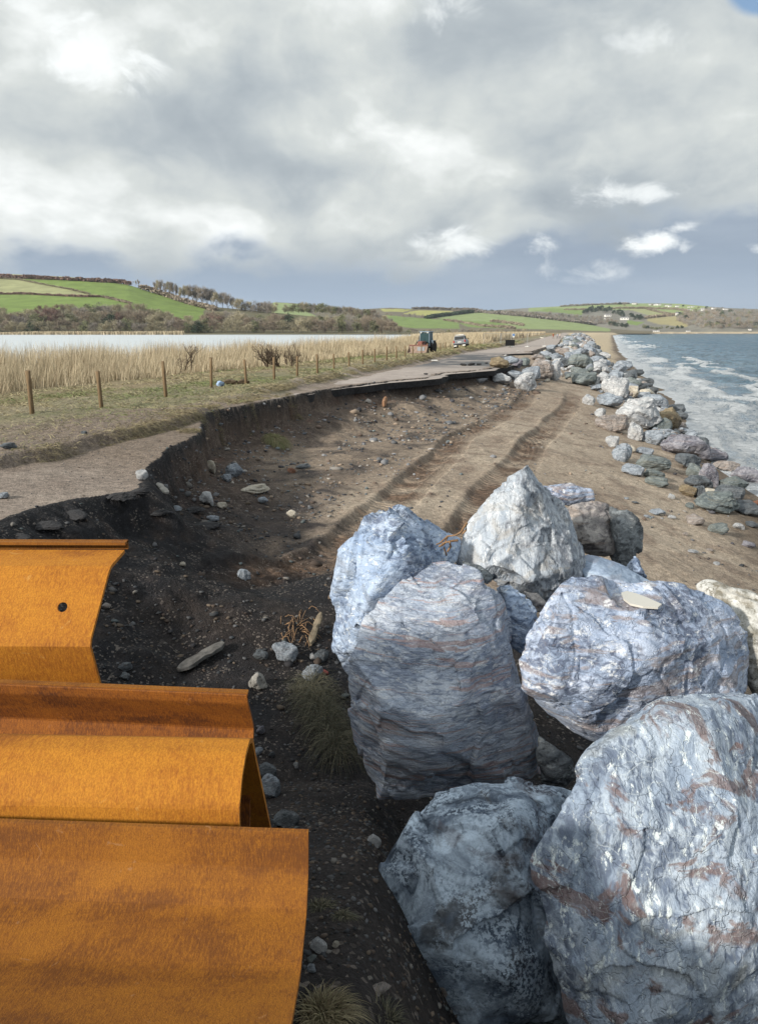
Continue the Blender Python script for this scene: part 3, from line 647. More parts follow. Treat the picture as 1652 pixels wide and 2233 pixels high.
def rough_up(co, tri, rng, size, facet=.028, ledge=.0, ldir=(0, 0, 1), lper=.12, fine=.006, K=50, wob=.012, cuts=8, front=None):
    for k in range(cuts):                                # broad flat fracture faces with sharp arrises
        q = rng.normal(size=3) * (1 if front is None else .62) + (0 if front is None else np.array(front)); q /= np.linalg.norm(q); h = co @ q; lim = np.percentile(h, rng.uniform(90, 98) if front is None else rng.uniform(93.5, 98))
        co = co - np.maximum(h - lim, 0)[:, None] * q * .93
    sd = int(rng.integers(1, 9999)); n = normals_of(co, tri)
    g = lambda f, o, s: fbm(co[:, 0] * f, co[:, 1] * f, co[:, 2] * f, o, sd + s)
    d = wob * size * g(1.6 / size, 3, 1)
    d = d + facet_disp(co, rng, K, facet * size * .7, .30) + facet_disp(co, rng, K * 4, facet * size * .3, .32)
    if ledge > 0:
        q = np.array(ldir, float); q /= np.linalg.norm(q)
        h = (co @ q) / lper + 1.5 * g(1.2 / size, 3, 5) + .25 * g(6 / size, 3, 6); fr = h - np.floor(h)
        amp = .35 + .9 * _h(np.floor(h), 0 * h, 0 * h, sd)
        d = d + ledge * (smooth(0, .18, fr) * (1 - fr)) * amp * (.6 + g(2.2 / size, 2, 8))
    rid = 1 - np.abs(g(5 / size, 4, 12)) * 2
    d = d + fine * rid * .9 + fine * .8 * g(16 / size, 4, 15) - fine * 2.2 * smooth(.86, 1.0, 1 - np.abs(g(2.4 / size, 3, 19)) * 3)
    return co + n * d[:, None]

def near_rock(name, outline, d0, ridge, mat, label, seed, thick=1.0, conv=None, voxel=.014, group=None, **kw):
    """outline: the silhouette as (u, v[, extra depth]); ridge: (u, v, extra depth) points on the face turned to the path"""
    cv = conv or (lambda u, v: (u, v)); P = []
    O = [(*cv(p[0], p[1]), (p[2] if len(p) > 2 else 0)) for p in outline]
    R_ = [(*cv(p[0], p[1]), p[2]) for p in ridge]
    cu = np.mean([p[0] for p in O]); cvv = np.mean([p[1] for p in O])
    w = (max(p[0] for p in O) - min(p[0] for p in O)) / F * d0
    for u, v, e in O: P.append(DP(cu + (u - cu) * 1.035, cvv + (v - cvv) * 1.03, d0 + e))
    for u, v, e in R_: P.append(DP(u, v, d0 + e))
    for u, v, e in O: P.append(DP(cu + (u - cu) * .62, cvv + (v - cvv) * .62, d0 + e * .5 + w * thick * .75))
    P = np.array(P); c = P.mean(0); size = float(np.ptp(P, axis=0).mean())
    rng = np.random.default_rng(seed)
    co, tri = hull_remesh([tuple(p - c) for p in P], voxel)
    vd = -ray(cu, cvv); co = rough_up(co, tri, rng, size, front=vd / np.linalg.norm(vd), **kw)
    me = mesh_np(name, co, tri, [mat], False)
    me.polygons.foreach_set('use_smooth', np.ones(len(me.polygons), bool))
    o = link(name, me, None, tuple(c))
    tag(o, label, 'boulder', group); return o

C6 = lambda x, y: (693.8 + .44 * x, 991.2 + .44 * y)
C8 = lambda x, y: (826 + .5 * x, 1420.7 + .5 * y)
NG = 'huge quarried boulders heaped in the foreground'

near_rock('boulder', [(352, 248), (285, 285), (220, 360), (103, 485), (85, 600), (80, 720), (95, 850), (90, 950), (130, 1050), (190, 1110), (520, 1100), (640, 700), (690, 430, .5), (560, 350, .5), (410, 290, .1)], 6.55,
    [(340, 300, -.25), (400, 340, -.3), (450, 430, -.35), (260, 700, -.45), (200, 850, -.4), (150, 560, -.25), (480, 520, -.3)], M_BLUE,
    'blue-grey quarried boulder with a blunt pointed top, left behind the rust-streaked one', 11, C6 and 1.0, C6, group=NG, cuts=0, facet=.03, ledge=.012, ldir=(.5, .2, .8), lper=.12)
near_rock('boulder', [(640, 515, .55), (560, 520, .55), (480, 580, .45), (420, 640, .35), (270, 780, .15), (210, 930, .05), (165, 1000), (160, 1100), (155, 1250), (180, 1420), (240, 1580), (300, 1690), (420, 1680), (560, 1650, .05), (800, 1630, .05), (1040, 1600, .1), (1095, 1580, .2), (1075, 1400, .3), (1010, 1150, .35), (940, 900, .4), (880, 700, .45), (770, 590, .45), (740, 560, .4)], 5.45,
    [(600, 560, .28), (400, 720, .12), (860, 700, .30), (900, 880, .12), (960, 1050, -.02), (1000, 1280, -.18), (1040, 1500, -.22), (520, 1300, -.42), (300, 1230, -.32), (230, 1050, -.14), (700, 1240, -.40), (640, 1440, -.42), (350, 1450, -.28), (820, 1000, -.12), (900, 1430, -.34)], M_STRATA,
    'largest middle boulder, pale grey with rust-red streaks across its broad front face', 12, .8, C6, voxel=.013, group=NG, facet=.018, ledge=.012, ldir=(.22, -.25, 1), lper=.10, fine=.006, K=50, wob=.010, cuts=4)
near_rock('boulder', [(1037, 52, .2), (1010, 88, .1), (930, 150, .1), (830, 225, .1), (780, 290, .05), (735, 380), (700, 440), (668, 520), (690, 560), (860, 610, -.1), (960, 660, -.1), (1060, 700, -.1), (1110, 720, -.1), (1180, 700, 0), (1290, 640, .2), (1355, 630, .3), (1330, 560, .4), (1300, 450, .4), (1240, 340, .4), (1200, 260, .35), (1110, 160, .25), (1065, 110, .2)], 7.0,
    [(1000, 170, -.1), (985, 300, -.25), (960, 450, -.35), (880, 560, -.35), (1060, 620, -.4), (1100, 460, -.25), (780, 480, -.22), (1240, 560, -.12), (830, 300, -.12)], M_PEAK,
    'pale grey boulder rising to a sharp peak, highest of the heap', 13, .75, C6, group=NG, cuts=0, facet=.03, ledge=.022, ldir=(.75, .1, .55), lper=.11, K=60)
near_rock('boulder', [(835, 735, .3), (790, 760, .2), (740, 830, .1), (690, 880), (640, 950), (632, 1020), (645, 1150, -.05), (655, 1300, -.05), (700, 1375, -.05), (770, 1430, 0), (900, 1480, .05), (985, 1440, .1), (1150, 1350, .2), (1500, 1400, .4), (1640, 1220, .55), (1620, 1060, .6), (1560, 950, .65), (1500, 870, .65), (1380, 790, .6), (1290, 770, .55), (1120, 765, .5), (1000, 770, .45), (930, 770, .4)], 5.0,
    [(800, 830, -.05), (760, 1000, -.22), (900, 1000, -.32), (900, 1180, -.28), (760, 1250, -.22), (1150, 900, .05), (1280, 1050, .0), (1080, 1100, -.25), (1480, 1010, .25), (960, 1300, -.15)], M_GREY,
    'broad blue-grey boulder with a puddle of rainwater on its flat top', 14, .8, lambda x, y: (826 + .5 * x, 892 + .5 * y), voxel=.013, group=NG, facet=.014, ledge=.008, ldir=(.4, -.5, .8), lper=.10, K=60)
near_rock('boulder', [(1420, 128, .35), (1350, 140, .3), (1290, 170, .3), (1130, 195, .25), (1060, 250, .2), (1000, 330, .12), (900, 490, .05), (830, 600), (770, 720), (700, 840, -.05), (670, 900, -.05), (672, 980, -.05), (700, 1080, -.05), (740, 1230, -.1), (790, 1400, -.1), (860, 1640, -.15), (950, 1800, -.2), (1900, 1900, 0), (1990, 700, .5), (1850, 350, .55), (1700, 210, .5), (1560, 185, .4), (1500, 150, .4)], 3.45,
    [(1300, 300, -.02), (1180, 460, -.15), (1000, 700, -.3), (860, 880, -.25), (1000, 1100, -.42), (1250, 900, -.45), (1500, 1100, -.55), (1500, 700, -.35), (1450, 400, -.1), (1150, 1500, -.5), (1750, 900, -.3), (900, 1300, -.3)], M_VEIN,
    'nearest boulder in the right corner, grey with white calcite veins and brown patches', 15, .7, C8, voxel=.010, group=NG, facet=.014, ledge=.012, ldir=(.8, -.2, -.5), lper=.09, K=50)
near_rock('boulder', [(600, 575, .5), (480, 585, .4), (270, 595, .25), (240, 640, .2), (180, 740, .12), (120, 820, .05), (70, 920), (40, 1030), (-30, 1070, -.03), (-95, 1120, -.05), (-110, 1180, -.05), (0, 1300, -.05), (120, 1420, -.1), (300, 1500, -.12), (380, 1700, -.2), (860, 1750, -.1), (900, 1200, .3), (820, 640, .5)], 3.95,
    [(300, 640, .0), (420, 700, -.1), (480, 780, -.15), (300, 900, -.22), (500, 1000, -.32), (250, 1200, -.3), (560, 1400, -.35), (660, 800, 0), (60, 1150, -.18)], M_GRAN,
    'dark granite boulder with pale speckles, lowest in front of the rust-streaked one', 16, .75, C8, voxel=.012, group=NG, facet=.02, ledge=0, fine=.004, K=30, wob=.05)
near_rock('boulder', [(1440, 245), (1400, 240), (1300, 235), (1220, 260), (1180, 380), (1280, 480, -.05), (1420, 520), (1480, 520), (1480, 480), (1450, 330)], 8.6,
    [(1300, 330, -.25), (1420, 420, -.2), (1330, 440, -.25)], M_BROWNG, 'blocky grey-brown boulder just behind the sharp peaked one', 17, 1.0, C6, group=NG, voxel=.02, facet=.04, K=30)
near_rock('boulder', [(1440, 262, .1), (1520, 270), (1600, 320), (1605, 400), (1590, 480), (1530, 570), (1480, 560, .1), (1440, 500, .2), (1430, 300, .2)], 8.5,
    [(1500, 330, -.2), (1560, 420, -.18), (1500, 480, -.2)], M_DARK, 'dark slate boulder at the right end of the heap, narrowing downward', 18, .9, C6, group=NG, voxel=.02, facet=.04, K=30)
near_rock('boulder', [(1100, 155, .1), (1130, 150), (1230, 145), (1350, 170), (1360, 225), (1300, 240), (1200, 250), (1120, 240)], 9.2,
    [(1230, 180, -.15), (1300, 215, -.15)], M_GREY, 'low grey boulder poking out behind the peaked and blocky boulders', 19, 1.0, C6, group=NG, voxel=.022, facet=.04, K=24)
near_rock('boulder', [(1300, 485, .3), (1380, 500, .35), (1500, 545, .4), (1600, 600, .4), (1660, 640, .35), (1640, 690), (1500, 720, -.2), (1380, 700, -.2), (1290, 660, 0)], 7.0,
    [(1440, 600, -.03)], M_SLAB, 'smooth slanting blue slab wedged between the peaked boulder and the puddle one', 20, .6, C6, group=NG, voxel=.02, facet=.006, fine=.003, K=16, wob=.01)
near_rock('boulder', [(1565, 500, .1), (1600, 560), (1625, 600), (1640, 640), (1560, 620, .1), (1510, 560, .2)], 7.8, [(1590, 590, -.15)], M_BLUE,
    'narrow blue-grey boulder foot below the dark slate one', 21, 1.4, C6, group=NG, voxel=.02, facet=.03, K=14)
near_rock('boulder', [(1390, 770, .3), (1430, 752, .3), (1480, 760, .2), (1560, 800, .1), (1680, 820), (1800, 880), (1820, 1200), (1640, 1260), (1560, 1100), (1480, 900, .1)], 5.9,
    [(1600, 880, -.25), (1640, 1050, -.3)], M_GRAN2, 'white-speckled granite boulder at the right edge beside the puddle boulder', 22, .8, lambda x, y: (826 + .5 * x, 892 + .5 * y), group=NG, voxel=.018, facet=.015, fine=.004, K=20)
near_rock('boulder', [(880, 645), (940, 655), (1020, 700), (1075, 785), (1060, 860), (1020, 980), (960, 960), (900, 800)], 6.1, [(960, 740, -.12), (1010, 840, -.15)], M_BLUE,
    'small dark blue boulder squeezed between the rust-streaked and puddle boulders', 23, 1.3, C6, group=NG, voxel=.014, facet=.03, ledge=.02, ldir=(.2, .1, 1), lper=.05, K=24)
near_rock('boulder', [(700, 520), (760, 590, -.05), (850, 650, -.1), (870, 600), (800, 560)], 6.0, [(780, 600, -.12)], M_DARK, 'thin dark wedge of rock behind the top of the rust-streaked boulder', 24, 1.2, C6, group=NG, voxel=.014, facet=.03, K=12)
near_rock('boulder', [(1090, 1390, .1), (1160, 1440), (1250, 1500), (1270, 1600), (1200, 1660), (1100, 1640), (1085, 1500)], 5.3, [(1180, 1540, -.1)], M_DARK,
    'small dark rock deep in the gap under the puddle boulder', 25, 1.0, C6, group=NG, voxel=.016, facet=.04, K=16)
near_rock('boulder', [(1020, 680), (1080, 690), (1130, 730), (1100, 790), (1060, 770)], 6.4, [(1070, 730, -.1)], M_BROWNG, 'brown-grey rock in the hollow under the peaked boulder', 26, 1.2, C6, group=NG, voxel=.018, facet=.04, K=12)
# rainwater in a hollow worn into the top of the puddle boulder
def puddle():
    m, t, b = newmat('rainwater'); b.inputs['Base Color'].default_value = (.60, .58, .52, 1); b.inputs['Roughness'].default_value = .06; b.inputs['Specular IOR Level'].default_value = .9
    rk = [o for o in bpy.data.objects if o.get('label', '').startswith('broad blue-grey boulder')][0]; co = to_np(rk.data); loc = np.array(rk.location)
    cc = [(1055, 800), (1080, 793), (1120, 803), (1170, 822), (1232, 850), (1215, 864), (1150, 860), (1095, 848), (1065, 825)]
    zp = 4.1
    for _ in range(8):
        P = np.array([G(826 + .5 * x, 892 + .5 * y, zp) for x, y in cc]); c = P.mean(0); W_ = co + loc
        near = (np.hypot(W_[:, 0] - c[0], (W_[:, 1] - c[1])) < .16); zt = np.percentile(W_[near, 2], 90) if near.any() else zp; zp = zp * .4 + zt * .6
    zp -= .03; P = np.array([G(826 + .5 * x, 892 + .5 * y, zp) for x, y in cc]); c = P.mean(0)
    rx, ry = np.ptp(P[:, 0]) * .5 + .05, np.ptp(P[:, 1]) * .5 + .05; q = np.hypot((W_[:, 0] - c[0]) / rx, (W_[:, 1] - c[1]) / ry); w = smooth(1.5, 1.0, q) * (W_[:, 2] > zp - .07)
    co[:, 2] = np.where(w > 0, co[:, 2] * (1 - w) + np.minimum(co[:, 2], zp - .022 - loc[2]) * w, co[:, 2])
    co[:, 2] = np.where((q < 1.0) & (co[:, 2] + loc[2] < zp - .022) & (co[:, 2] + loc[2] > zp - .07), zp - .022 - loc[2], co[:, 2])
    rk.data.vertices.foreach_set('co', co.astype(np.float32).ravel()); rk.data.update()
    n = len(P); V = np.concatenate([P, P - np.array([0, 0, .015])]); mb = MB()
    mb.add(V - c, [tuple(range(n)), tuple(range(2 * n - 1, n - 1, -1))] + [(i, (i + 1) % n, (i + 1) % n + n, i + n) for i in range(n)])
    tag(mb.build('rain_puddle', m, None, False, tuple(c)), 'pale rainwater puddle lying on top of the broad blue-grey boulder', 'puddle')
puddle()

# ------------------------------------------------------------ boulder prototypes for the long armour bank
def proto_rock(seed, flat, voxel=.05):
    rng = np.random.default_rng(seed); n = 11 + seed % 5
    p = rng.normal(size=(n, 3)); p /= np.linalg.norm(p, axis=1, keepdims=True); p *= (.42 + .12 * rng.random((n, 1)))
    p *= np.array([1.12, .88, flat])
    co, tri = hull_remesh([tuple(q) for q in p], voxel)
    co = rough_up(co, tri, rng, .9, facet=.032, ledge=.012 if seed % 2 else .0, lper=.13, fine=.005, K=18, wob=.008, cuts=9)
    co[:, 0] /= np.ptp(co[:, 0]); co[:, 1] /= np.ptp(co[:, 1]); co[:, 2] -= co[:, 2].min(); co[:, 2] /= co[:, 2].max()
    return co, tri
PROTO = [proto_rock(200 + i, [.75, .9, .55, 1.0, .8, .65][i % 6]) for i in range(10)]
_pm = {}
def rock_mesh(i, colour):
    if (i, colour) not in _pm:
        co, tri = PROTO[i]; me = mesh_np('boulder', co - np.array([0, 0, .0]), tri, [M_BANK[colour]], False); _pm[(i, colour)] = me
    return _pm[(i, colour)]
ROCKS = []
def place_rock(x, y, w, dpt, h, colour, label=None, group=None, pi=None, rz=None, tilt=.25, sink=.2, z=None, name='boulder', cat='boulder'):
    i = random.randrange(len(PROTO)) if pi is None else pi
    o = link(name, rock_mesh(i, colour))
    o.location = (x, y, (hz(x, y) if z is None else z) - sink * h); o.scale = (w, dpt, h)
    o.rotation_euler = (random.uniform(-tilt, tilt), random.uniform(-tilt, tilt), random.uniform(0, 6.28) if rz is None else rz)
    ROCKS.append((x, y, max(w, dpt) * .5)); tag(o, label, cat, group); return o
C5 = lambda x, y: (1189.4 + .28 * x, 726.9 + .28 * y)
def pic_rock(cx, cy, w, h, colour, label, cv=C5, k=.28, thick=.9, pi=None, lie=1.0, group='rocks of the sea defence bank', name='boulder', cat='boulder'):
    """cx, cy: middle of the rock as seen; its foot is found on the ground"""
    u, v = cv(cx, cy + h * .42); p = on_ground(u, v); D = math.hypot(p[0], p[1]) * math.cos(0)
    dep = p[1] * math.cos(TILT) + (EYE - p[2]) * math.sin(TILT); mpp = dep / F
    W_ = w * k * mpp * 1.08; H_ = h * k * mpp * 1.02 * lie
    y = p[1] + W_ * thick * .30; x = p[0] * (y / p[1])
    return place_rock(x, y, W_, W_ * thick, H_ * 1.12, colour, label, group, pi, rz=random.uniform(-.3, .3), tilt=.12, sink=.12, name=name, cat=cat)
for a in [
 (255, 240, 190, 130, 'green-grey', 'large olive-grey boulder high on the bank, directly behind the square dark green one'),
 (290, 355, 190, 125, 'green-grey', 'square dark green-grey boulder at the sandy inner edge of the bank'),
 (430, 370, 85, 80, 'brown-grey', 'tan-grey boulder right beside the square green-grey one'),
 (530, 440, 190, 160, 'pale grey', 'domed pale grey boulder directly left of the first cream boulder'),
 (665, 462, 100, 85, 'cream', 'rounded cream boulder with a rusty foot, left one of the cream pair'),
 (780, 470, 115, 60, 'cream', 'flatter cream boulder, right one of the cream pair'),
 (820, 540, 215, 115, 'blue-grey', 'grey boulder lying below the flat cream one'),
 (715, 650, 335, 235, 'pale grey', 'biggest boulder of the bank, pale grey with white veins'),
 (950, 685, 190, 190, 'ochre', 'yellow-brown boulder against the right side of the biggest grey one'),
 (1045, 640, 95, 65, 'dark slate', 'small black boulder in the surf beside the yellow-brown one'),
 (520, 715, 225, 125, 'brown-grey', 'olive-brown slab leaning on the left side of the biggest grey boulder'),
 (695, 775, 110, 140, 'pale grey', 'upright pale boulder in front of the biggest grey one'),
 (835, 820, 155, 110, 'blue-grey', 'rounded grey boulder right of the upright pale one'),
 (425, 625, 95, 65, 'pale grey', 'small pale blue boulder alone on the sand left of the bank'),
 (490, 530, 190, 105, 'blue-grey', 'slanting teal slab below the domed pale boulder'),
 (325, 525, 95, 80, 'pale grey', 'whitish boulder at the sandy edge left of the teal slab'),
 (510, 850, 95, 85, 'pale grey', 'small pale blue boulder on sand, above the pointed blue-grey one'),
 (590, 940, 155, 135, 'blue-grey', 'pointed blue-grey boulder on the sand below the bank'),
 (660, 905, 60, 55, 'cream', 'small white stone behind the pointed blue-grey boulder'),
 (775, 925, 125, 55, 'blue-grey', 'flat teal stone half sunk right of the small white stone'),
 (830, 1020, 250, 115, 'green-grey', 'long teal-grey slab half buried in the sand'),
 (680, 1075, 160, 85, 'blue-grey', 'jagged blue-grey rock left below the long teal slab'),
 (835, 1110, 155, 70, 'green-grey', 'greenish banded slab in the sand right of the jagged blue-grey rock'),
 (860, 1165, 165, 70, 'green-grey', 'lowest dark green slab lying flat in the sand'),
 (1060, 890, 330, 170, 'purple-grey', 'long purplish boulder sloping down to the surf'),
 (1060, 1000, 210, 105, 'dark slate', 'glossy black rock under the long purplish boulder'),
 (1210, 870, 125, 95, 'dark slate', 'dark rounded boulder at the water behind the long purplish one'),
 (1310, 960, 180, 105, 'purple-grey', 'purple-grey boulder washed by foam right of the black rock'),
 (1150, 1080, 115, 110, 'green-grey', 'round teal-grey boulder left of the purplish pointed one'),
 (1255, 1115, 130, 175, 'purple-grey', 'upright purplish boulder with white veins near the water'),
 (1170, 1170, 190, 95, 'dark slate', 'dark blue rock in front of the round teal-grey boulder'),
 (1100, 1235, 125, 85, 'ochre', 'tan rock on the sand left of a dark blue wedge'),
 (1185, 1245, 95, 95, 'dark slate', 'dark blue wedge touching the tan rock'),
 (1370, 1040, 190, 75, 'brown-grey', 'reddish-brown flat boulder in the shallow surf'),
 (1545, 1120, 210, 130, 'purple-grey', 'pinkish grey boulder at the water, furthest right of the shore rocks'),
 (1450, 1190, 240, 120, 'green-grey', 'green-blue boulder below the pinkish grey one'),
 (1440, 1265, 210, 130, 'dark slate', 'dark pyramid-shaped boulder near the waterline'),
 (1330, 1335, 340, 150, 'green-grey', 'long dark blue-green boulder with barnacled foot'),
 (1560, 1370, 210, 110, 'dark slate', 'dark flat boulder at the right edge under the rusty red stone'),
 (1280, 1240, 120, 45, 'cream', 'pale flat stone between the dark pyramid and the tan rock'),
 (1630, 1335, 70, 60, 'rusty red', 'small rusty orange boulder at the right edge'),
 (385, 385, 60, 80, 'dark slate', 'narrow dark slab leaning on the square green-grey boulder'),
 (405, 410, 50, 30, 'rusty red', 'tiny orange stone beside the leaning dark slab'),
 (660, 395, 150, 80, 'green-grey', 'dark green boulder behind the cream pair'),
 (745, 425, 90, 60, 'dark slate', 'dark boulder behind the flat cream one'),
 (990, 590, 170, 60, 'dark slate', 'dark brown flat rocks edge behind the yellow-brown boulder'),
 (600, 250, 120, 60, 'blue-grey', 'blue-grey boulder near the seaward edge above the dark green one'),
 (700, 310, 110, 45, 'dark slate', 'dark flat rock at the sand strip on the seaward edge'),
 (540, 330, 120, 70, 'blue-grey', 'grey-green boulder just above the domed pale boulder'),
 (400, 270, 150, 90, 'pale grey', 'pale lilac boulder right of the large olive-grey one'),
 (410, 215, 90, 45, 'cream', 'pinkish flat boulder above the pale lilac one'),
 (130, 155, 110, 60, 'brown-grey', 'brown-grey boulder beside the broken road end'),
 (75, 190, 100, 60, 'blue-grey', 'grey boulder under the broken road end'),
]: pic_rock(*a)
C5b = lambda x, y: (1255.5 + .24 * x, 991.2 + .24 * y)
for a in [
 (1070, 600, 150, 100, 'brown-grey', 'brown half-buried rock on the open beach right of the heap'),
 (1290, 680, 160, 90, 'green-grey', 'olive and brown mossy rock on the open beach near the right edge'),
 (1030, 470, 90, 50, 'green-grey', 'small teal stone on the beach above the brown half-buried rock'),
 (860, 385, 60, 45, 'pale grey', 'small lilac stone alone on the sand near the flat dark slab'),
 (725, 530, 130, 45, 'blue-grey', 'thin slate piece lying on the sand right of the heap'),
 (865, 575, 70, 28, 'pale grey', 'thin pale stone right of the slate piece'),
 (1560, 825, 110, 50, 'purple-grey', 'dark purple flat stone at the right edge of the beach'),
 (1465, 660, 90, 55, 'pale grey', 'flat blue-white stone near the right edge of the beach'),
 (1590, 640, 120, 50, 'dark slate', 'black flat rock at the right edge below the shore boulders'),
 (990, 725, 45, 28, 'brown-grey', 'little brown pointed stone in the middle of the beach'),
 (1060, 885, 100, 22, 'pale grey', 'sliver of pale slate lying low on the beach'),
 (1210, 870, 60, 18, 'brown-grey', 'brown sliver of stone low on the beach'),
 (1275, 995, 70, 20, 'pale grey', 'white sliver of stone lowest on the beach'),
 (640, 565, 50, 22, 'blue-grey', 'small slate chip left of the thin slate piece'),
 (455, 402, 40, 18, 'blue-grey', 'tiny slate chip on the sand right behind the heap'),
 (530, 440, 60, 16, 'dark slate', 'dark slate chip right of the tiny one behind the heap'),
]: pic_rock(*a, cv=C5b, k=.24, group='stones strewn over the beach', name='beach_stone', cat='stone')
C7 = lambda x, y: (859 + .24 * x, 693.8 + .24 * y)
for a in [
 (1300, 365, 130, 60, 'brown-grey', 'tan boulder at the back of the dump heap by the road end'),
 (1175, 405, 125, 75, 'green-grey', 'greenish boulder at the back of the dump heap by the road end'),
 (1060, 385, 130, 70, 'blue-grey', 'blue-grey boulder on the far left of the dump heap by the road end'),
 (1085, 425, 190, 90, 'purple-grey', 'purple-grey boulder in the middle of the dump heap by the road end'),
 (945, 470, 170, 100, 'ochre', 'tan-green boulder touching the broken asphalt edge'),
 (1250, 510, 150, 120, 'blue-grey', 'teal-grey boulder between the pale front boulder and the brown one'),
 (1340, 475, 200, 180, 'brown-grey', 'tall brown-grey boulder right in the dump heap by the road end'),
 (1450, 490, 100, 180, 'pale grey', 'tall narrow pale blue boulder at the right of the dump heap'),
 (1090, 530, 160, 90, 'blue-grey', 'deep blue boulder above the pale front one'),
 (970, 560, 175, 85, 'pale grey', 'low pale blue boulder under the broken asphalt edge'),
 (1185, 595, 195, 175, 'pale grey', 'pale grey boulder standing foremost at the foot of the dump heap'),
 (1390, 568, 45, 30, 'cream', 'small white stone in front of the brown-grey boulder'),
]: pic_rock(*a, cv=C7, k=.24, group='boulders dumped at the end of the broken road')

# the rest of the bank, packed along the shore
def bank_fill():
    left = curve((30, 13.0), (36, 14.0), (44, 15.5), (52, 17.0), (60, 14.8), (72, 16.0), (80, 17.5), (90, 18.6), (111, 25), (152, 37), (260, 64))
    right = curve((30, 15.0), (36, 16.2), (44, 18.0), (52, 20.2), (60, 22.6), (72, 26), (90, 31), (111, 34.5), (152, 44.5), (260, 71))
    names = list(M_BANK); wts = [.42, .27, .11, .09, .07, .01, .02, .01, .0]
    n = 0; tries = 0; szn = lambda h, w: ('large' if w > 1.35 else 'small' if w < .8 else 'medium-sized')
    rr = random.Random(5)
    while n < 195 and tries < 9000:
        tries += 1
        y = 33 * (240 / 33) ** (rr.random() ** .9); a, b = left(y), right(y); x = a + (b - a) * rr.random()
        w = rr.uniform(.6, 1.5) * (1 + max(0, y - 60) / 130)
        if any((x - q[0]) ** 2 + (y - q[1]) ** 2 < (.62 * (w * .5 + q[2])) ** 2 for q in ROCKS): continue
        c = rr.choices(names, wts)[0]; zone = 'landward side' if x < a + (b - a) * .4 else ('seaward foot' if x > a + (b - a) * .75 else 'crest')
        if zone == 'seaward foot' and rr.random() < .5: c = 'dark slate'
        dist = 'near part' if y < 60 else 'middle stretch' if y < 110 else 'far stretch'
        h = w * rr.uniform(.38, .70)
        place_rock(x, y, w, w * rr.uniform(.7, 1.0), h, c, f'{szn(h, w)} {c} boulder on the {zone} of the rock bank, {dist}', f'{c} bank boulders on the {zone}, {dist}, {szn(h, w)}', sink=.12 + .1 * rr.random(), tilt=.4, z=hz(x, y) + (.55 if zone == 'crest' else .2) * (1 if y > 58 else .4) * rr.random())
        n += 1
    # beyond: rocks too many and too small to count
    vs, fs, base = [], [], 0; co, tri = PROTO[3]; co2, tri2 = proto_rock(300, .8, .16)
    for k in range(2600):
        y = 36 * (700 / 36) ** rr.random(); f = rr.random(); a, b = (left(y), right(y)) if y < 260 else (XR(y) + 4, XR(y) + 11)
        x = a + (b - a) * f; w = rr.uniform(.22, .6) if y < 200 else rr.uniform(.8, 1.8)
        M = np.array(Euler((rr.uniform(-.5, .5), rr.uniform(-.5, .5), rr.uniform(0, 6))).to_matrix())
        vs.append((co2 * np.array([w, w * .8, w * .6])) @ M.T + np.array([x, y, 0])); fs.append(tri2 + base); base += len(co2)
    V = np.concatenate(vs); cen = np.repeat(np.array([v.mean(0)[:2] for v in vs]), len(co2), 0); z = terrain(cen[:, 0], cen[:, 1])[0]
    V[:, 2] += z - .03
    me = mesh_np('rubble', V, np.concatenate(fs), [M_BANK['blue-grey'], M_BANK['pale grey'], M_BANK['brown-grey'], M_BANK['dark slate']], False, midx=np.repeat(np.random.default_rng(3).integers(0, 4, 2600), len(tri2)))
    tag(link('rubble', me), 'small broken rocks filling the gaps of the sea defence bank', 'rubble', kind='stuff')
bank_fill()
# ------------------------------------------------------------ rusty steel sheet piles
def rustmat(name, hi, mid, lo, dark=.45, sc=1.0):
    m, t, b = newmat(name)
    oc = t.new('ShaderNodeTexCoord').outputs['Object']
    g = t.noise(t.mapping(oc, scale=(1, .6, .6)), 190 * sc, 3, .7)
    v = t.noise(t.mapping(oc, scale=(2.0, .5, .5)), 60 * sc, 5, .75, .3)
    n = t.noise(oc, 2.3 * sc, 6, .62, .5); s = t.noise(t.mapping(oc, scale=(.25, 1.6, 1.6)), 3.2 * sc, 5, .65, .6)
    q = t.math('ADD', t.math('MULTIPLY', n, .42), t.math('ADD', t.math('MULTIPLY', s, .22), t.math('MULTIPLY', v, .56)))
    c = t.mix(t.ramp(q, .48, .70), hi, mid)
    c = t.mix(t.math('MULTIPLY', t.ramp(t.math('ADD', t.math('MULTIPLY', s, .35), t.math('ADD', t.math('MULTIPLY', n, .35), t.math('MULTIPLY', v, .42))), .55, .68), dark), c, lo)
    c = t.mix(t.math('MULTIPLY', t.ramp(g, .42, .60), .4), c, tuple(x * .55 for x in mid))
    c = t.mix(t.math('MULTIPLY', t.ramp(t.noise(oc, 11 * sc, 6, .7, .8), .64, .70), .35), c, (min(1, hi[0] * 1.15), hi[1] * 1.7, hi[2] + .10))
    t.put(b.inputs['Base Color'], c); b.inputs['Roughness'].default_value = .78; b.inputs['Specular IOR Level'].default_value = .25
    bump(t, b, t.math('ADD', t.math('MULTIPLY', g, .8), t.math('ADD', t.math('MULTIPLY', v, .5), t.math('MULTIPLY', n, 1.2))), .55, .004)
    return m
R_HI = rustmat('bright_rust', (.50, .205, .020), (.36, .125, .014), (.19, .062, .012), .6)
R_LO = rustmat('brown_rust', (.33, .115, .015), (.19, .060, .012), (.07, .026, .012), .9, 1.5)
R_MID = rustmat('mottled_rust', (.32, .125, .013), (.21, .074, .011), (.08, .028, .010), .55, 1.7)

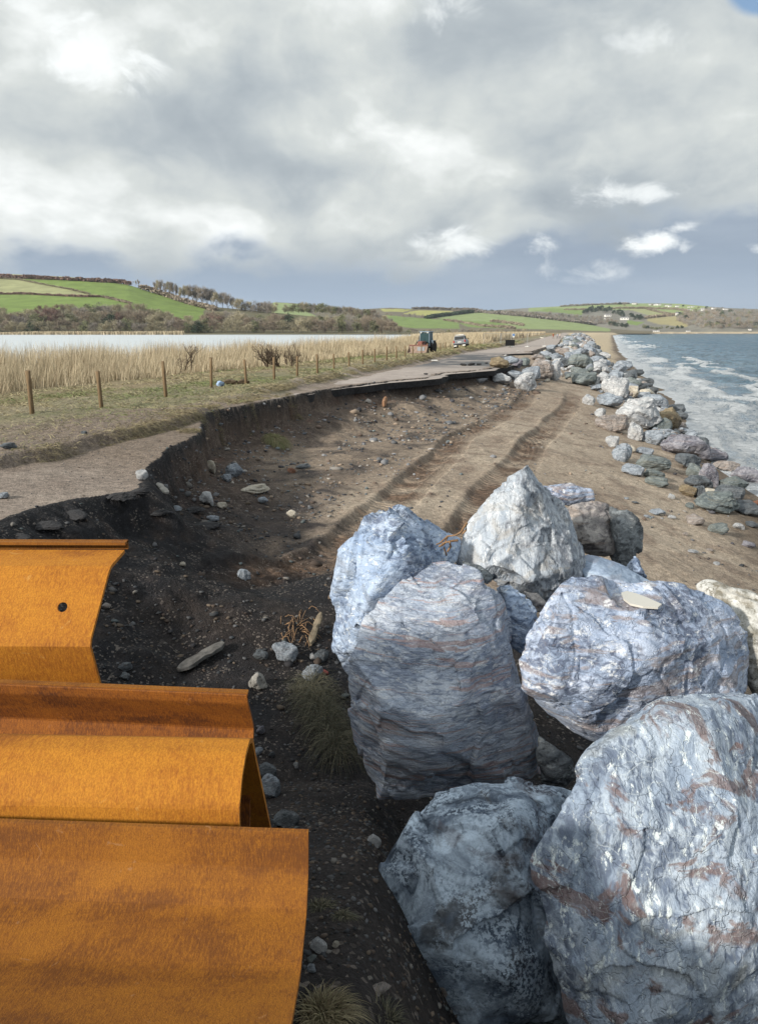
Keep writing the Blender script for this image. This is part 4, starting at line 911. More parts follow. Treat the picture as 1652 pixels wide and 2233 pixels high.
def project(p):
    q = np.array(p) - np.array([0, 0, EYE]); d = q[1] * math.cos(TILT) - q[2] * math.sin(TILT); h = q[1] * math.sin(TILT) + q[2] * math.cos(TILT)
    return CX + F * q[0] / d, CY - F * h / d
def pile_obj(name, x0, prof, extra, left_v, mat, label, thick=.012, length=6.5, ref=0, hole=None, parts=None):
    """prof: seen edge at the cut end, (u, v); the end is cut square at x = x0"""
    P = []
    for u, v in prof: P.append(DP(u, v, F * x0 / (u - CX)))
    ref_p = P[ref].copy()
    P = [(p[1], p[2]) for p in P] + list(extra)
    for _ in range(2):                                   # ease the bends
        Q = [P[0]]
        for a, b in zip(P[:-1], P[1:]):
            Q += [(a[0] * .92 + b[0] * .08, a[1] * .92 + b[1] * .08), (a[0] * .08 + b[0] * .92, a[1] * .08 + b[1] * .92)]
        P = Q + [P[-1]]
    P = np.array(P); tg = np.gradient(P, axis=0); tg /= np.linalg.norm(tg, axis=1, keepdims=True)
    nrm = np.stack([-tg[:, 1], tg[:, 0]], 1)
    if nrm[:, 0].mean() < 0: nrm = -nrm                  # thickness goes away from the path
    I = P + nrm * thick
    lo, hi = -.6, .6                                     # yaw so that the edge runs to (0, left_v)
    for _ in range(40):
        a = (lo + hi) / 2; k = None; kk = 0.1; p = ref_p
        for L in np.linspace(.2, 4, 60):
            u, v = project(p + np.array([-L, a * L, 0]))
            if u <= 0: break
        if v > left_v: lo = a
        else: hi = a
    n = len(P); ring = np.concatenate([P, I[::-1]]); m = len(ring); nl = 26
    ls = np.linspace(0, length, nl); V = []
    for i, L in enumerate(ls):
        V.append(np.stack([np.full(m, x0 - L), ring[:, 0] + a * L, ring[:, 1]], 1))
    V = np.concatenate(V); c = V[:m].mean(0)
    mb = MB(); fs = [(i * m + j, i * m + (j + 1) % m, (i + 1) * m + (j + 1) % m, (i + 1) * m + j) for i in range(nl - 1) for j in range(m)]
    for r in (0, nl - 1): fs += [(r * m + j, r * m + j + 1, r * m + m - 2 - j, r * m + m - 1 - j) for j in range(n - 1)]
    mb.add(V - c, fs)
    root = empty(name, tuple(c))
    body = mb.build('pile_body', mat, root, True)
    bm = bmesh.new(); bm.from_mesh(body.data)
    bmesh.ops.recalc_face_normals(bm, faces=bm.faces)
    for e in bm.edges:
        if len(e.link_faces) == 2 and e.calc_face_angle(0) > .22: e.smooth = False
    bm.to_mesh(body.data); bm.free()
    if hole:
        hu, hv, hd = hole; q = DP(hu, hv, hd) - c
        cm = MB(); cm.lathe((0, 0, 0), [(.021, -.2), (.0215, 0), (.021, .2)], 20, 'y'); cut = cm.build('cut', mat); cut.location = tuple(np.array(root.location) + q); cut.rotation_euler = (math.radians(-20), 0, .2)
        md = body.modifiers.new('b', 'BOOLEAN'); md.object = cut; md.solver = 'EXACT'; md.operation = 'DIFFERENCE'
        bpy.context.view_layer.update(); dg = bpy.context.evaluated_depsgraph_get(); m2 = bpy.data.meshes.new_from_object(body.evaluated_get(dg))
        body.modifiers.clear(); body.data = m2; bpy.data.objects.remove(cut)
    for nm, pts, w in (parts or []):                     # the clutch rolled along the edge
        b2 = MB()
        for (dy, dz) in pts: pass
        sec = pts; k = len(sec); V2 = []
        for L in ls: V2 += [(x0 - .001 - L - c[0], y + a * L - c[1], z - c[2]) for y, z in sec]
        f2 = [(i * k + j, i * k + (j + 1) % k, (i + 1) * k + (j + 1) % k, (i + 1) * k + j) for i in range(nl - 1) for j in range(k)] + [tuple(range(k)), tuple((nl - 1) * k + j for j in range(k))]
        b2.add(V2, f2); b2.build(nm, w, root)
    tag(root, label, 'sheet pile', 'rusty steel sheet piles stacked at the left')
    return root
def sec(u, v, x0, w, h, dy=0.0):
    p = DP(u, v, F * x0 / (u - CX)); y, z = p[1] + dy, p[2]
    return [(y, z), (y + w, z), (y + w, z - h), (y, z - h)]
XA0 = -1.23
pile_obj('sheet_pile', XA0, [(272, 1199), (268, 1204), (240, 1236), (195, 1405), (218, 1490)], [(3.02, 4.16), (3.00, 4.0)], 1489, R_HI,
         'topmost visible rusty pile, furthest back, with a round hole in its bright orange web', .016, 6.5, 4, (137, 1324, 3.26),
         [('clutch', sec(275, 1182, XA0, .05, .014, -.01), R_MID), ('clutch', sec(274, 1182, XA0, .014, .045, .03), R_MID)])
pile_obj('sheet_pile', -.5, [(541, 1511), (538, 1516), (540, 1536), (547, 1562), (553, 1590), (551, 1625), (545, 1680)], [(2.5, 3.95), (2.42, 3.78)], 1487, R_LO,
         'dark brown rusty pile with a thick upturned edge, just behind the arched one', .014, 6.5, 0, None,
         [('clutch', sec(541, 1508, -.5, .028, .010, -.012), R_MID)])
pile_obj('sheet_pile', -.448, [(525, 1815), (524, 1760), (529, 1700), (537, 1650), (545, 1622), (551, 1620), (556, 1650), (570, 1715), (588, 1800), (600, 1860)], [], 1612, R_HI,
         'arched bright orange pile whose open end shows its dark inside', .017, 6.5, 4)
pile_obj('sheet_pile', -.21, [(673, 1808), (672, 1816), (672, 1900), (668, 1990), (655, 2120), (635, 2233), (600, 2420)], [(1.02, 3.75), (1.08, 3.62)], 1784, R_MID,
         'nearest and largest rusty pile in the bottom left corner, brown and orange mottled', .018, 6.5, 0)

# ------------------------------------------------------------ loose stones, wood, roots and debris near the path
M_CONC = plain('weathered_concrete', (.26, .25, .23), .9, 0, .3, 14)
M_WOOD = plain('grey_driftwood', (.19, .155, .11), .9, 0, .35, 12)
M_ROOT = plain('root', (.26, .16, .09), .85, 0, .3, 20)
M_BRICK = plain('brick_red', (.22, .05, .045), .85, 0, .25, 20)
C9 = lambda x, y: (495.6 + .2072 * x, 1288.6 + .2072 * y)
C3 = lambda x, y: (.5 * x, 892 + .5 * y)
C10 = lambda x, y: (.5 * x, 1420.7 + .5 * y)
DG = 'stones scattered on the dark ground'
for a, cv, k in [
 ((600, 690, 290, 150, 'blue-grey', 'flat teal stone below the tangle of roots'), C9, .2072),
 ((350, 700, 150, 85, 'dark slate', 'dark slate stone left of the flat teal one'), C9, .2072),
 ((895, 700, 60, 70, 'pale grey', 'small pale stone right of the flat teal one'), C9, .2072),
 ((990, 710, 160, 115, 'dark slate', 'dark blue stone between the log and the huge boulders'), C9, .2072),
 ((905, 890, 215, 130, 'blue-grey', 'white-edged slate stone beside the red brick piece'), C9, .2072),
 ((1025, 1115, 62, 50, 'cream', 'white round pebble lying on the hanging grass tussock'), C9, .2072),
 ((350, 1480, 85, 90, 'purple-grey', 'lilac slate stone right of the dark brown pile end'), C9, .2072),
 ((330, 1700, 95, 60, 'blue-grey', 'flat teal chip right of the arched pile top'), C9, .2072),
 ((475, 1730, 65, 60, 'dark slate', 'small dark blue chip right of the flat teal chip'), C9, .2072),
 ((485, 2080, 220, 230, 'blue-grey', 'white-veined blue stone beside the open end of the arched pile'), C9, .2072),
 ((440, 1945, 200, 150, 'dark slate', 'dark purple stone above the white-veined blue one'), C9, .2072),
 ((725, 1845, 52, 60, 'pale grey', 'small pale stone left of the hanging tussock foot'), C9, .2072),
 ((1240, 1120, 90, 50, 'green-grey', 'small green stone between the tussock and the huge boulder'), C9, .2072),
 ((915, 258, 42, 52, 'cream', 'pinkish cube-like stone at the foot of the broken bank'), C3, .5),
 ((905, 398, 60, 60, 'pale grey', 'rounded grey stone on the scree, left of the long pale one'), C3, .5),
 ((1120, 358, 115, 38, 'cream', 'long pale stone on the scree in the pit'), C3, .5),
 ((620, 290, 65, 38, 'pale grey', 'pale stone under the broken asphalt corner'), C3, .5),
 ((1020, 272, 70, 60, 'blue-grey', 'grey wedge-shaped stone on the scree by the pinkish one'), C3, .5),
 ((1275, 462, 42, 34, 'cream', 'yellowish stone at the toe of the scree'), C3, .5),
 ((990, 306, 40, 32, 'blue-grey', 'small blue-grey stone under the wedge-shaped one'), C3, .5),
 ((1145, 402, 40, 26, 'blue-grey', 'grey pebble just below the long pale stone'), C3, .5),
 ((970, 425, 45, 25, 'cream', 'pale pebble right of the rounded grey stone'), C3, .5),
 ((1060, 725, 55, 42, 'blue-grey', 'grey stone on the churned mud of the pit floor'), C3, .5),
 ((550, 1130, 55, 36, 'dark slate', 'upper of two dark pebbles beside the pile with a hole'), C3, .5),
 ((548, 1172, 42, 30, 'dark slate', 'lower of two dark pebbles beside the pile with a hole'), C3, .5),
 ((465, 868, 38, 22, 'brown-grey', 'small brown stone just right of the pile with a hole'), C3, .5),
 ((800, 680, 28, 18, 'cream', 'tiny pale pebble in the middle of the churned mud'), C3, .5),
 ((1325, 252, 60, 20, 'dark slate', 'black flat stone on the brown rubble slope'), C3, .5),
 ((1265, 270, 36, 22, 'rusty red', 'small reddish clod below the grass clump in the pit'), C3, .5),
 ((40, 165, 66, 28, 'dark slate', 'black slate on the shingle verge at the left edge'), C3, .5),
 ((14, 382, 60, 26, 'blue-grey', 'blue stone on the shingle at the left edge'), C3, .5),
 ((368, 104, 26, 14, 'dark slate', 'tiny dark stone on the shingle verge below the fence'), C3, .5),
 ((770, 438, 40, 20, 'blue-grey', 'teal chip among the black debris in the pit'), C3, .5),
 ((930, 485, 50, 20, 'blue-grey', 'blue-grey flat stone among the black debris in the pit'), C3, .5),
 ((1395, 1292, 72, 50, 'pale grey', 'pale grey stone right of the nearest pile'), C10, .5),
 ((1466, 1280, 32, 22, 'cream', 'small pale pebble right of the pale grey stone near the nearest pile'), C10, .5),
 ((1360, 1340, 42, 26, 'green-grey', 'small greenish stone close to the nearest pile'), C10, .5),
 ((1362, 1386, 40, 30, 'blue-grey', 'small blue stone lowest beside the nearest pile'), C10, .5),
 ((1262, 735, 110, 60, 'dark slate', 'black slate piece above the corner of the nearest pile'), C10, .5),
 ((1635, 830, 60, 44, 'pale grey', 'pale blue chip in the dark gap left of the granite boulder'), C10, .5),
 ((1655, 1480, 90, 40, 'brown-grey', 'brown flat stone under the granite boulder'), C10, .5),
 ((1935, 1475, 50, 65, 'brown-grey', 'grey-brown cobble at the bottom below the granite boulder'), C10, .5),
]:
    pic_rock(*a, cv=cv, k=k, group=DG, name='stone', cat='stone')
# slabs of the old road surface broken off along the cut edge
M_TAR = plain('broken_tarmac', (.035, .035, .038), .9, 0, .5, 14)
for i, (x, y, w, h, lab) in enumerate([(520, 400, 120, 60, 'black tarmac slab hanging at the corner of the shingle shelf'), (345, 470, 110, 50, 'black tarmac slab slumped below the middle of the shingle shelf'), (225, 520, 120, 60, 'black broken tarmac below the left half of the shingle shelf'), (95, 560, 110, 50, 'black broken tarmac nearest the left edge, above the pile with a hole'),
    (620, 370, 90, 50, 'dark tarmac piece slipped onto the scree by the corner'), (840, 440, 120, 34, 'long black tarmac sheet lying in the pit debris'), (900, 500, 130, 36, 'lower black tarmac sheet lying in the pit debris'), (700, 470, 90, 40, 'black tarmac fragment left of the long sheet in the debris')]):
    o = pic_rock(x, y, w, h, 'dark slate', lab, C3, .5, .7, None, 1, 'broken tarmac slabs in the washed-out pit', 'tarmac_fragment', 'tarmac fragment')
    me = o.data.copy(); me.materials.clear(); me.materials.append(M_TAR); o.data = me; o.scale.z *= .55
# lump of old concrete
def lump():
    co, tri = proto_rock(411, .8, .04); p = on_ground(*C9(325, 1010)); me = mesh_np('concrete_lump', (co - np.array([0, 0, .1])) * np.array([.21, .19, .19]), tri, [M_CONC], False)
    tag(link('concrete_lump', me, None, tuple(p)), 'pale pitted lump of concrete on the dark shingle', 'concrete lump')
lump()
def slabpiece(uva, uvb, w, th, mat, label, name, cat, roll=.25, seed=1, rise=0.0):
    a, b = on_ground(*uva), on_ground(*uvb); L = np.linalg.norm(b - a); rng = random.Random(seed)
    n = 9; vs = []; d = (b - a) / L; side = np.array([-d[1], d[0], 0]); up = np.array([0, 0, 1.0])
    for i in range(n):
        t = i / (n - 1); c = a + (b - a) * t + up * (th * .5 + rise * t); ww = w * (.75 + .4 * rng.random()) * (.55 if i in (0, n - 1) else 1); hh = th * (.8 + .4 * rng.random()) * (.6 if i in (0, n - 1) else 1)
        for k in range(8):
            q = 2 * math.pi * k / 8 + roll; x, y = math.cos(q), math.sin(q); x = math.copysign(abs(x) ** .6, x); y = math.copysign(abs(y) ** .6, y)
            vs.append(c + side * x * ww * .5 * (.9 + .2 * rng.random()) + up * y * hh * .5 * (.9 + .2 * rng.random()))
    vs = np.array(vs); ce = vs.mean(0); mb = MB()
    mb.add(vs - ce, [(i * 8 + k, i * 8 + (k + 1) % 8, (i + 1) * 8 + (k + 1) % 8, (i + 1) * 8 + k) for i in range(n - 1) for k in range(8)] + [tuple(range(8)), tuple((n - 1) * 8 + k for k in range(8))])
    return tag(mb.build(name, mat, None, False, tuple(ce)), label, cat)
slabpiece(C9(872, 590), C9(985, 340), .085, .075, M_WOOD, 'short grey driftwood log lying on the dark ground beside the huge boulders', 'driftwood_log', 'log', rise=.10)
slabpiece(C9(925, 815), C9(1060, 885), .06, .035, M_BRICK, 'broken dark red brick piece near the white-edged slate', 'brick_fragment', 'brick')
slabpiece(C3(780, 1150), C3(975, 1050), .16, .07, plain('dark_slab', (.11, .105, .10), .9, 0, .35, 12), 'long grey slab half buried in the dark shingle right of the rear pile', 'broken_slab', 'slab', rise=.05)
slabpiece(C3(690, 330), C3(730, 385), .12, .05, M_CONC, 'tilted thin grey slab under the broken asphalt', 'broken_slab', 'slab', rise=.05)
slabpiece((836, 890), (841, 879), .16, .35, plain('old_post', (.30, .17, .10), .9), 'short reddish timber stump in the scree below the road edge', 'timber_stump', 'stump')
def roots(label, lines, r, name='root_tangle'):
    mb = MB(); c = None
    for pts in lines:
        Q = [on_ground(u, v) + np.array([0, 0, dz]) for u, v, dz in pts]
        if c is None: c = Q[0]
        P = []
        for a, b in zip(Q[:-1], Q[1:]): P += [a * (1 - t) + b * t + np.array([random.uniform(-1, 1), random.uniform(-1, 1), random.uniform(0, 1)]) * r * .9 for t in (0, .33, .66)]
        P.append(Q[-1]); n = len(P)
        mb.tube([p - c for p in P], [r * (1 - .6 * i / n) for i in range(n)], 6)
    return tag(mb.build(name, M_ROOT, None, True, tuple(c)), label, 'roots')
rl = random.Random(3); L = []
for k in range(34):
    x, y = rl.uniform(560, 900), rl.uniform(190, 560); a = rl.uniform(-.6, .6) + rl.choice([0, 0, math.pi / 2]); ln = rl.uniform(60, 190)
    L.append([(*C9(x + math.cos(a) * ln * t, y + math.sin(a) * ln * t + 14 * math.sin(t * 5 + k)), .015 + .05 * math.sin(t * 3.1)) for t in (0, .3, .65, 1)])
roots('tangle of thin brown roots on the dark ground left of the driftwood log', L, .006)
# twig caught between two boulders
def twig():
    mb = MB(); c = DP(*C6(640, 460), 6.15); 
    for seg in ([(735, 340), (705, 385), (680, 400), (640, 405), (600, 440), (585, 445)], [(690, 425), (650, 430), (615, 440), (625, 470), (635, 500)], [(735, 340), (730, 375), (715, 392)], [(640, 405), (625, 440), (600, 455)], [(650, 430), (655, 455), (640, 480)]):
        P = [DP(*C6(x, y), 6.15 + .06 * math.sin(i * 2.1)) - c for i, (x, y) in enumerate(seg)]; mb.tube(P, [.011 * (1 - .1 * i) for i in range(len(P))], 6)
    tag(mb.build('driftwood_twig', M_ROOT, None, True, tuple(c)), 'thin brown branch caught between the left and the peaked boulder', 'branch')
twig()

# ------------------------------------------------------------ grass tussocks
def grassmat(name, a, b_, c_):
    m, t, b = newmat(name)
    at = t.new('ShaderNodeAttribute'); at.attribute_name = 'col'; sp = t.new('ShaderNodeSeparateColor'); t.put(sp.inputs[0], at.outputs['Color'])
    c = t.mix(sp.outputs[0], a, b_); c = t.mix(t.ramp(sp.outputs[1], .7, .95), c, c_)
    t.put(b.inputs['Base Color'], c); b.inputs['Roughness'].default_value = .7
    b.inputs['Subsurface Weight'].default_value = 0.0
    return m
M_DRY = grassmat('dry_grass', (.30, .25, .155), (.17, .155, .085), (.13, .10, .065))
M_DULL = grassmat('dull_grass', (.12, .115, .08), (.06, .062, .042), (.20, .18, .12))
M_GREEN = grassmat('verge_grass', (.36, .31, .19), (.16, .20, .075), (.20, .16, .10))
M_REED = grassmat('reed', (.58, .50, .35), (.46, .39, .27), (.26, .19, .12))
def blades(root, tip_dir, length, width, bend, seed, nseg=3, name='grass', mat=None, cols=None):
    """ribbons: root (N,3), tip_dir (N,3) unit, bend (N,) how far the tip falls"""
    rng = np.random.default_rng(seed); N = len(root)
    side = np.cross(tip_dir, rng.normal(size=(N, 3))); side /= np.maximum(np.linalg.norm(side, axis=1, keepdims=True), 1e-6)
    V = []
    for i in range(nseg + 1):
        t = i / nseg; p = root + tip_dir * (length * t)[:, None]; p[:, 2] -= bend * t * t
        w = (width * (1 - t * .85))[:, None] * .5; V += [p - side * w, p + side * w]
    V = np.stack(V, 1); base = np.arange(N)[:, None] * (2 * (nseg + 1))
    fs = np.concatenate([base + np.array([[2 * i, 2 * i + 1, 2 * i + 3, 2 * i + 2]]) for i in range(nseg)])
    c = np.repeat(rng.random((N, 2)) if cols is None else cols, 2 * (nseg + 1), 0); c = np.concatenate([c, np.zeros((len(c), 1))], 1)
    return mesh_np(name, V.reshape(-1, 3), fs, [mat], True, c)
def tussock(u, v, wpx, hpx, n, mat, label, seed, lean=(0, 0), bend=.8, group=None, lenf=1.0, width=.005, spine=None, name='grass_tussock'):
    p = on_ground(u, v + hpx * .3) if spine is None else on_ground(*spine[0]); dep = p[1] * math.cos(TILT) + (EYE - p[2]) * math.sin(TILT); m = dep / F; R = wpx * m * .5
    rng = np.random.default_rng(seed)
    if spine is None:
        a = rng.random(n) * 6.283; r = R * .75 * np.sqrt(rng.random(n)); root = np.stack([r * np.cos(a), r * np.sin(a), np.zeros(n)], 1)
        gz = terrain(root[:, 0] + p[0], root[:, 1] + p[1])[0] - p[2]; root[:, 2] = gz - .02 + hpx * m * .25 * (1 - (r / R) ** 2)
    else:
        Q = np.array([on_ground(*q) + np.array([0, 0, hpx * m]) for q in spine]) - p; t = rng.random(n) * (len(Q) - 1.001); i = t.astype(int); f = (t - i)[:, None]
        a = rng.random(n) * 6.283; r = R * .6 * rng.random(n); root = Q[i] * (1 - f) + Q[i + 1] * f + np.stack([r * np.cos(a), r * np.sin(a), -r * .5 + .03 * rng.random(n)], 1)
    d = np.stack([np.cos(a) * .75 + lean[0], np.sin(a) * .75 + lean[1], .75 + .3 * rng.random(n)], 1); d += rng.normal(size=(n, 3)) * .42; d /= np.linalg.norm(d, axis=1, keepdims=True)
    ln = R * lenf * (.35 + 1.0 * rng.random(n)); me = blades(root, d, ln, np.full(n, width), ln * bend * (.7 + .6 * rng.random(n)), seed, 5, name, mat)
    return tag(link(name, me, None, tuple(p)), label, 'tussock', group)
TG = 'grass tussocks fallen into the washed-out pit'
tussock(700, 1600, 120, 26, 2600, M_DULL, 'long dark tussock of drooping grass hanging beside the rust-streaked boulder', 1, (.05, -.35), 1.15, TG, 1.5, .0035, spine=[C9(880, 1010), C9(900, 1150), C9(960, 1300), C9(1060, 1450), C9(1130, 1620), C9(1180, 1800)])
tussock(602, 950, 56, 46, 1700, M_GREEN, 'round green-yellow grass clump lying on the scree in the pit', 2, (.1, -.3), 1.1, TG, .9, .011)
tussock(708, 2190, 118, 60, 1100, M_DRY, 'pale dry grass tuft at the bottom beside the nearest pile', 3, (.35, -.1), .75, TG, 1.2, .0035)
tussock(700, 1965, 66, 40, 520, M_DULL, 'small dull grass tuft beside the corner of the nearest pile', 4, (.2, -.2), .9, TG, 1.2, .003)
tussock(748, 1985, 56, 46, 480, M_DULL, 'dull grass tuft left of the granite boulder', 5, (.2, -.3), 1.0, TG, 1.2, .003)
tussock(840, 2200, 80, 34, 420, M_DULL, 'sparse dull grass at the bottom under the granite boulder', 6, (-.2, 0), .6, TG, 1.3, .003)
tussock(542, 925, 20, 12, 240, M_DULL, 'small dark grass clod under the edge of the bank', 7, (0, -.2), 1.0, TG, .9, .010)
for i, (u, v, w, h) in enumerate([(548, 884, 34, 26), (470, 905, 40, 34), (640, 890, 44, 24), (415, 940, 54, 30)]):
    tussock(u, v - 6, w, h, 500, M_DRY, ['grass hanging over the bank edge above the reddish clay', 'thick dry grass lip bulging over the corner of the bank', 'matted dry grass lip where the bank meets the asphalt', 'dry grass overhanging the shingle verge left of the corner'][i], 20 + i, (.15, -.2), .75, 'dry grass overhanging the eroded bank', .55, .008)

# ------------------------------------------------------------ pebbles (uncountable)
def pebbles():
    rng = np.random.default_rng(9); bm = bmesh.new(); bmesh.ops.create_icosphere(bm, subdivisions=1, radius=.5)
    pv = np.array([v.co[:] for v in bm.verts]); pf = np.array([[v.index for v in f.verts] for f in bm.faces]); bm.free()
    N = 120000
    y = 2.3 * (60 / 2.3) ** (rng.random(N) ** .95); t = rng.uniform(-.62, .62, N); x = t * (y + .5)
    z, d, s, onp = terrain(x, y)
    clus = fbm(x * .55, y * .55, o=3, s=120); clus2 = fbm(x * 1.9, y * 1.9, o=3, s=122)
    scr = (~onp) & (d < 9) & (x < XS(y) + .4)
    keep = np.where(scr, rng.random(N) < .6 + 1.0 * clus + 1.0 * clus2, np.where(onp, rng.random(N) < .10, rng.random(N) < .035 + .25 * np.maximum(clus, 0) * (s < 4)))
    keep &= ~((y < 13) & (x < 3) & (rng.random(N) < .55))
    keep |= (y < 9) & (x < 2.5) & (rng.random(N) < .3)
    keep &= rng.random(N) < .6
    keep &= (s > .3) & ~((y > 24) & onp)
    x, y, z, onk = x[keep], y[keep], z[keep], onp[keep]; n = len(x)
    sz = np.minimum(.007 + .022 * rng.random(n) ** 3 * (1 + y / 5) * np.where(y < 8, .6, 1) + .0016 * y * rng.random(n), .30) * np.where((rng.random(n) < .04) & (y > 7), 2.4, 1)
    sz = np.where(onk, np.minimum(sz, .03), sz)
    S = np.stack([sz * rng.uniform(.8, 1.5, n), sz * rng.uniform(.7, 1.2, n), sz * rng.uniform(.4, .8, n)], 1)
    an = rng.random(n) * 6.283; ca, sa = np.cos(an), np.sin(an)
    jit = 1 + .35 * rng.normal(size=(n, len(pv), 1)).clip(-1, 1)
    P = pv[None] * jit * S[:, None, :]
    X = P[:, :, 0] * ca[:, None] - P[:, :, 1] * sa[:, None]; Y = P[:, :, 0] * sa[:, None] + P[:, :, 1] * ca[:, None]; Z = P[:, :, 2]
    V = np.stack([X + x[:, None], Y + y[:, None], Z + z[:, None] + S[:, 2:3] * .2], 2).reshape(-1, 3)
    fs = (pf[None] + (np.arange(n) * len(pv))[:, None, None]).reshape(-1, 3)
    pal = np.array([(.22, .225, .24), (.11, .12, .135), (.32, .30, .28), (.18, .135, .11), (.28, .22, .17), (.07, .07, .08), (.44, .41, .37), (.20, .24, .25)])
    ci = rng.choice(8, n, p=[.18, .22, .10, .18, .14, .12, .02, .04]); c = pal[ci] * rng.uniform(.5, 1.15, (n, 1))
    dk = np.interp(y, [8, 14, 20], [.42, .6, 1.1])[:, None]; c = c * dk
    m, tt, b = newmat('pebble'); at = tt.new('ShaderNodeAttribute'); at.attribute_name = 'col'; tt.put(b.inputs['Base Color'], at.outputs['Color']); b.inputs['Roughness'].default_value = .8
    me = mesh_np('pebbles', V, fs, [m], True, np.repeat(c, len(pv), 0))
    tag(link('pebbles', me), 'countless pebbles and small stones over the scree and shingle', 'pebbles', kind='stuff')
pebbles()
# ------------------------------------------------------------ far hills
def hillmat():
    m, t, b = newmat('fields')
    at = t.new('ShaderNodeAttribute'); at.attribute_name = 'col'
    oc = t.new('ShaderNodeTexCoord').outputs['Object']
    n = t.ramp(t.noise(oc, .035, 6, .65), .3, .7, .84, 1.16); w = t.ramp(t.noise(t.mapping(oc, rot=(0, 0, .5), scale=(.25, 2.2, 1)), .09, 4, .6), .3, .7, .93, 1.07)
    k = t.math('MULTIPLY', n, w)
    t.put(b.inputs['Base Color'], t.mix(1.0, at.outputs['Color'], t.comb(k, k, k), 'MULTIPLY'))
    bump(t, b, t.noise(oc, .25, 5, .6), .5, 1.5)
    return m
M_FIELD = hillmat()
def inside(poly, u, v):
    r = np.zeros(u.shape, bool); n = len(poly)
    for i in range(n):
        (x1, y1), (x2, y2) = poly[i], poly[(i + 1) % n]
        c = ((y1 > v) != (y2 > v)) & (u < (x2 - x1) * (v - y1) / ((y2 - y1) if y2 != y1 else 1e-9) + x1); r ^= c
    return r
class Hill:
    """a hillside given by rows of distance and height seen from the path"""
    def __init__(s, us, rows, n=26):
        s.us = np.linspace(us[0], us[1], us[2]); R_, V_ = [], []
        for i in range(len(rows) - 1):
            for k in range(n):
                f = k / n; g = f
                R_.append(s._e(rows[i][0]) * (1 - g) + s._e(rows[i + 1][0]) * g); V_.append(s._e(rows[i][1]) * (1 - f) + s._e(rows[i + 1][1]) * f)
        R_.append(s._e(rows[-1][0])); V_.append(s._e(rows[-1][1])); s.R = np.array(R_); s.V = np.array(V_); s.top = n * (len(rows) - 2)
    def _e(s, q): return np.interp(s.us, [p[0] for p in q], [p[1] for p in q]) if isinstance(q, (list, tuple)) else np.full(len(s.us), float(q))
    def pts(s):
        a = (s.us[None] - CX) / F; b = -(s.V - CY) / F
        dy = math.cos(TILT) + b * math.sin(TILT); dz = -math.sin(TILT) + b * math.cos(TILT); k = s.R / dy
        return np.stack([a * k, s.R, dz * k + EYE], 2)
    def build(s, default, polys):
        P = s.pts(); nr, nc = s.R.shape
        U = np.repeat(s.us[None], nr, 0); V = s.V
        U = U + 1.5 * fbm(U * .08, V * .3, o=2, s=141); Vq = V + .8 * fbm(U * .05, V * .3, o=2, s=142)
        c = np.tile(np.array(default)[None, None], (nr, nc, 1)) * (1 + .15 * fbm(U * .05, V * .2, o=3, s=143))[..., None]
        for poly, col in polys: c[inside(poly, U, Vq)] = col
        me = mesh_np('hills', P.reshape(-1, 3), grid_faces(nr, nc), [M_FIELD], True, c.reshape(-1, 3))
        tag(link('hills', me), kind='structure')
    def at(s, u, v):
        j = int(np.clip(np.searchsorted(s.us, u), 1, len(s.us) - 1)); f = (u - s.us[j - 1]) / (s.us[j] - s.us[j - 1])
        V = s.V[:, j - 1] * (1 - f) + s.V[:, j] * f; R_ = s.R[:, j - 1] * (1 - f) + s.R[:, j] * f
        r = np.interp(-v, -V[:s.top + 1], R_[:s.top + 1]); q = ray(u, v); p = q * (r / q[1]); p[2] += EYE; return p
GR = (.165, .235, .055); GR2 = (.18, .25, .07); PALE = (.30, .31, .155); YEL = (.36, .36, .12); SCR = (.16, .14, .095); PG = (.25, .31, .13)
HA = Hill((-900, 900, 500), [(862, [(-900, 733), (900, 728.6)]), (890, [(-900, 728), (0, 727), (900, 726.5)]), ([(-900, 1000), (900, 960)], [(-900, 690), (0, 697), (300, 700), (420, 712), (600, 716), (900, 725)]),
     ([(-900, 1500), (0, 1500), (500, 1300), (900, 1200)], [(-900, 540), (-300, 570), (0, 597), (75, 600), (150, 604), (230, 612), (280, 621), (340, 640), (390, 654), (450, 668), (520, 674), (600, 682), (680, 690), (760, 695), (820, 706), (870, 722), (900, 725.5)]),
     ([(-900, 2000), (900, 1700)], [(-900, 560), (0, 612), (450, 690), (900, 730)])])
HA.build((.135, .125, .075), [
    ([(-900, 520), (0, 590), (75, 596), (240, 609), (235, 614), (150, 609), (0, 602), (-900, 560)], YEL),
    ([(-900, 560), (0, 607), (60, 609), (150, 609), (285, 620), (340, 638), (400, 655), (446, 671), (442, 690), (425, 700), (396, 696), (375, 690), (312, 673), (225, 668), (132, 673), (100, 671), (62, 680), (37, 692), (0, 678), (-900, 678)], GR),
    ([(-900, 570), (0, 608), (40, 608), (90, 618), (150, 629), (222, 646), (150, 644), (60, 641), (0, 640), (-900, 620)], PALE),
])
HB = Hill((560, 1420, 330), [([(560, 1700), (880, 1160), (1420, 1350)], 727.6), ([(560, 1750), (880, 1250), (1420, 1400)], [(560, 722), (900, 723), (1100, 722), (1420, 724)]),
     ([(560, 2200), (1420, 1900)], [(560, 690), (620, 690), (860, 700), (1050, 706), (1420, 722)]),
     (2700, [(560, 668), (600, 659), (640, 661), (700, 668), (780, 675), (830, 672), (850, 671), (900, 673.5), (960, 675), (1030, 677), (1080, 677), (1150, 681), (1260, 699), (1330, 716), (1420, 724)]),
     (3000, [(560, 690), (900, 695), (1420, 728)])])
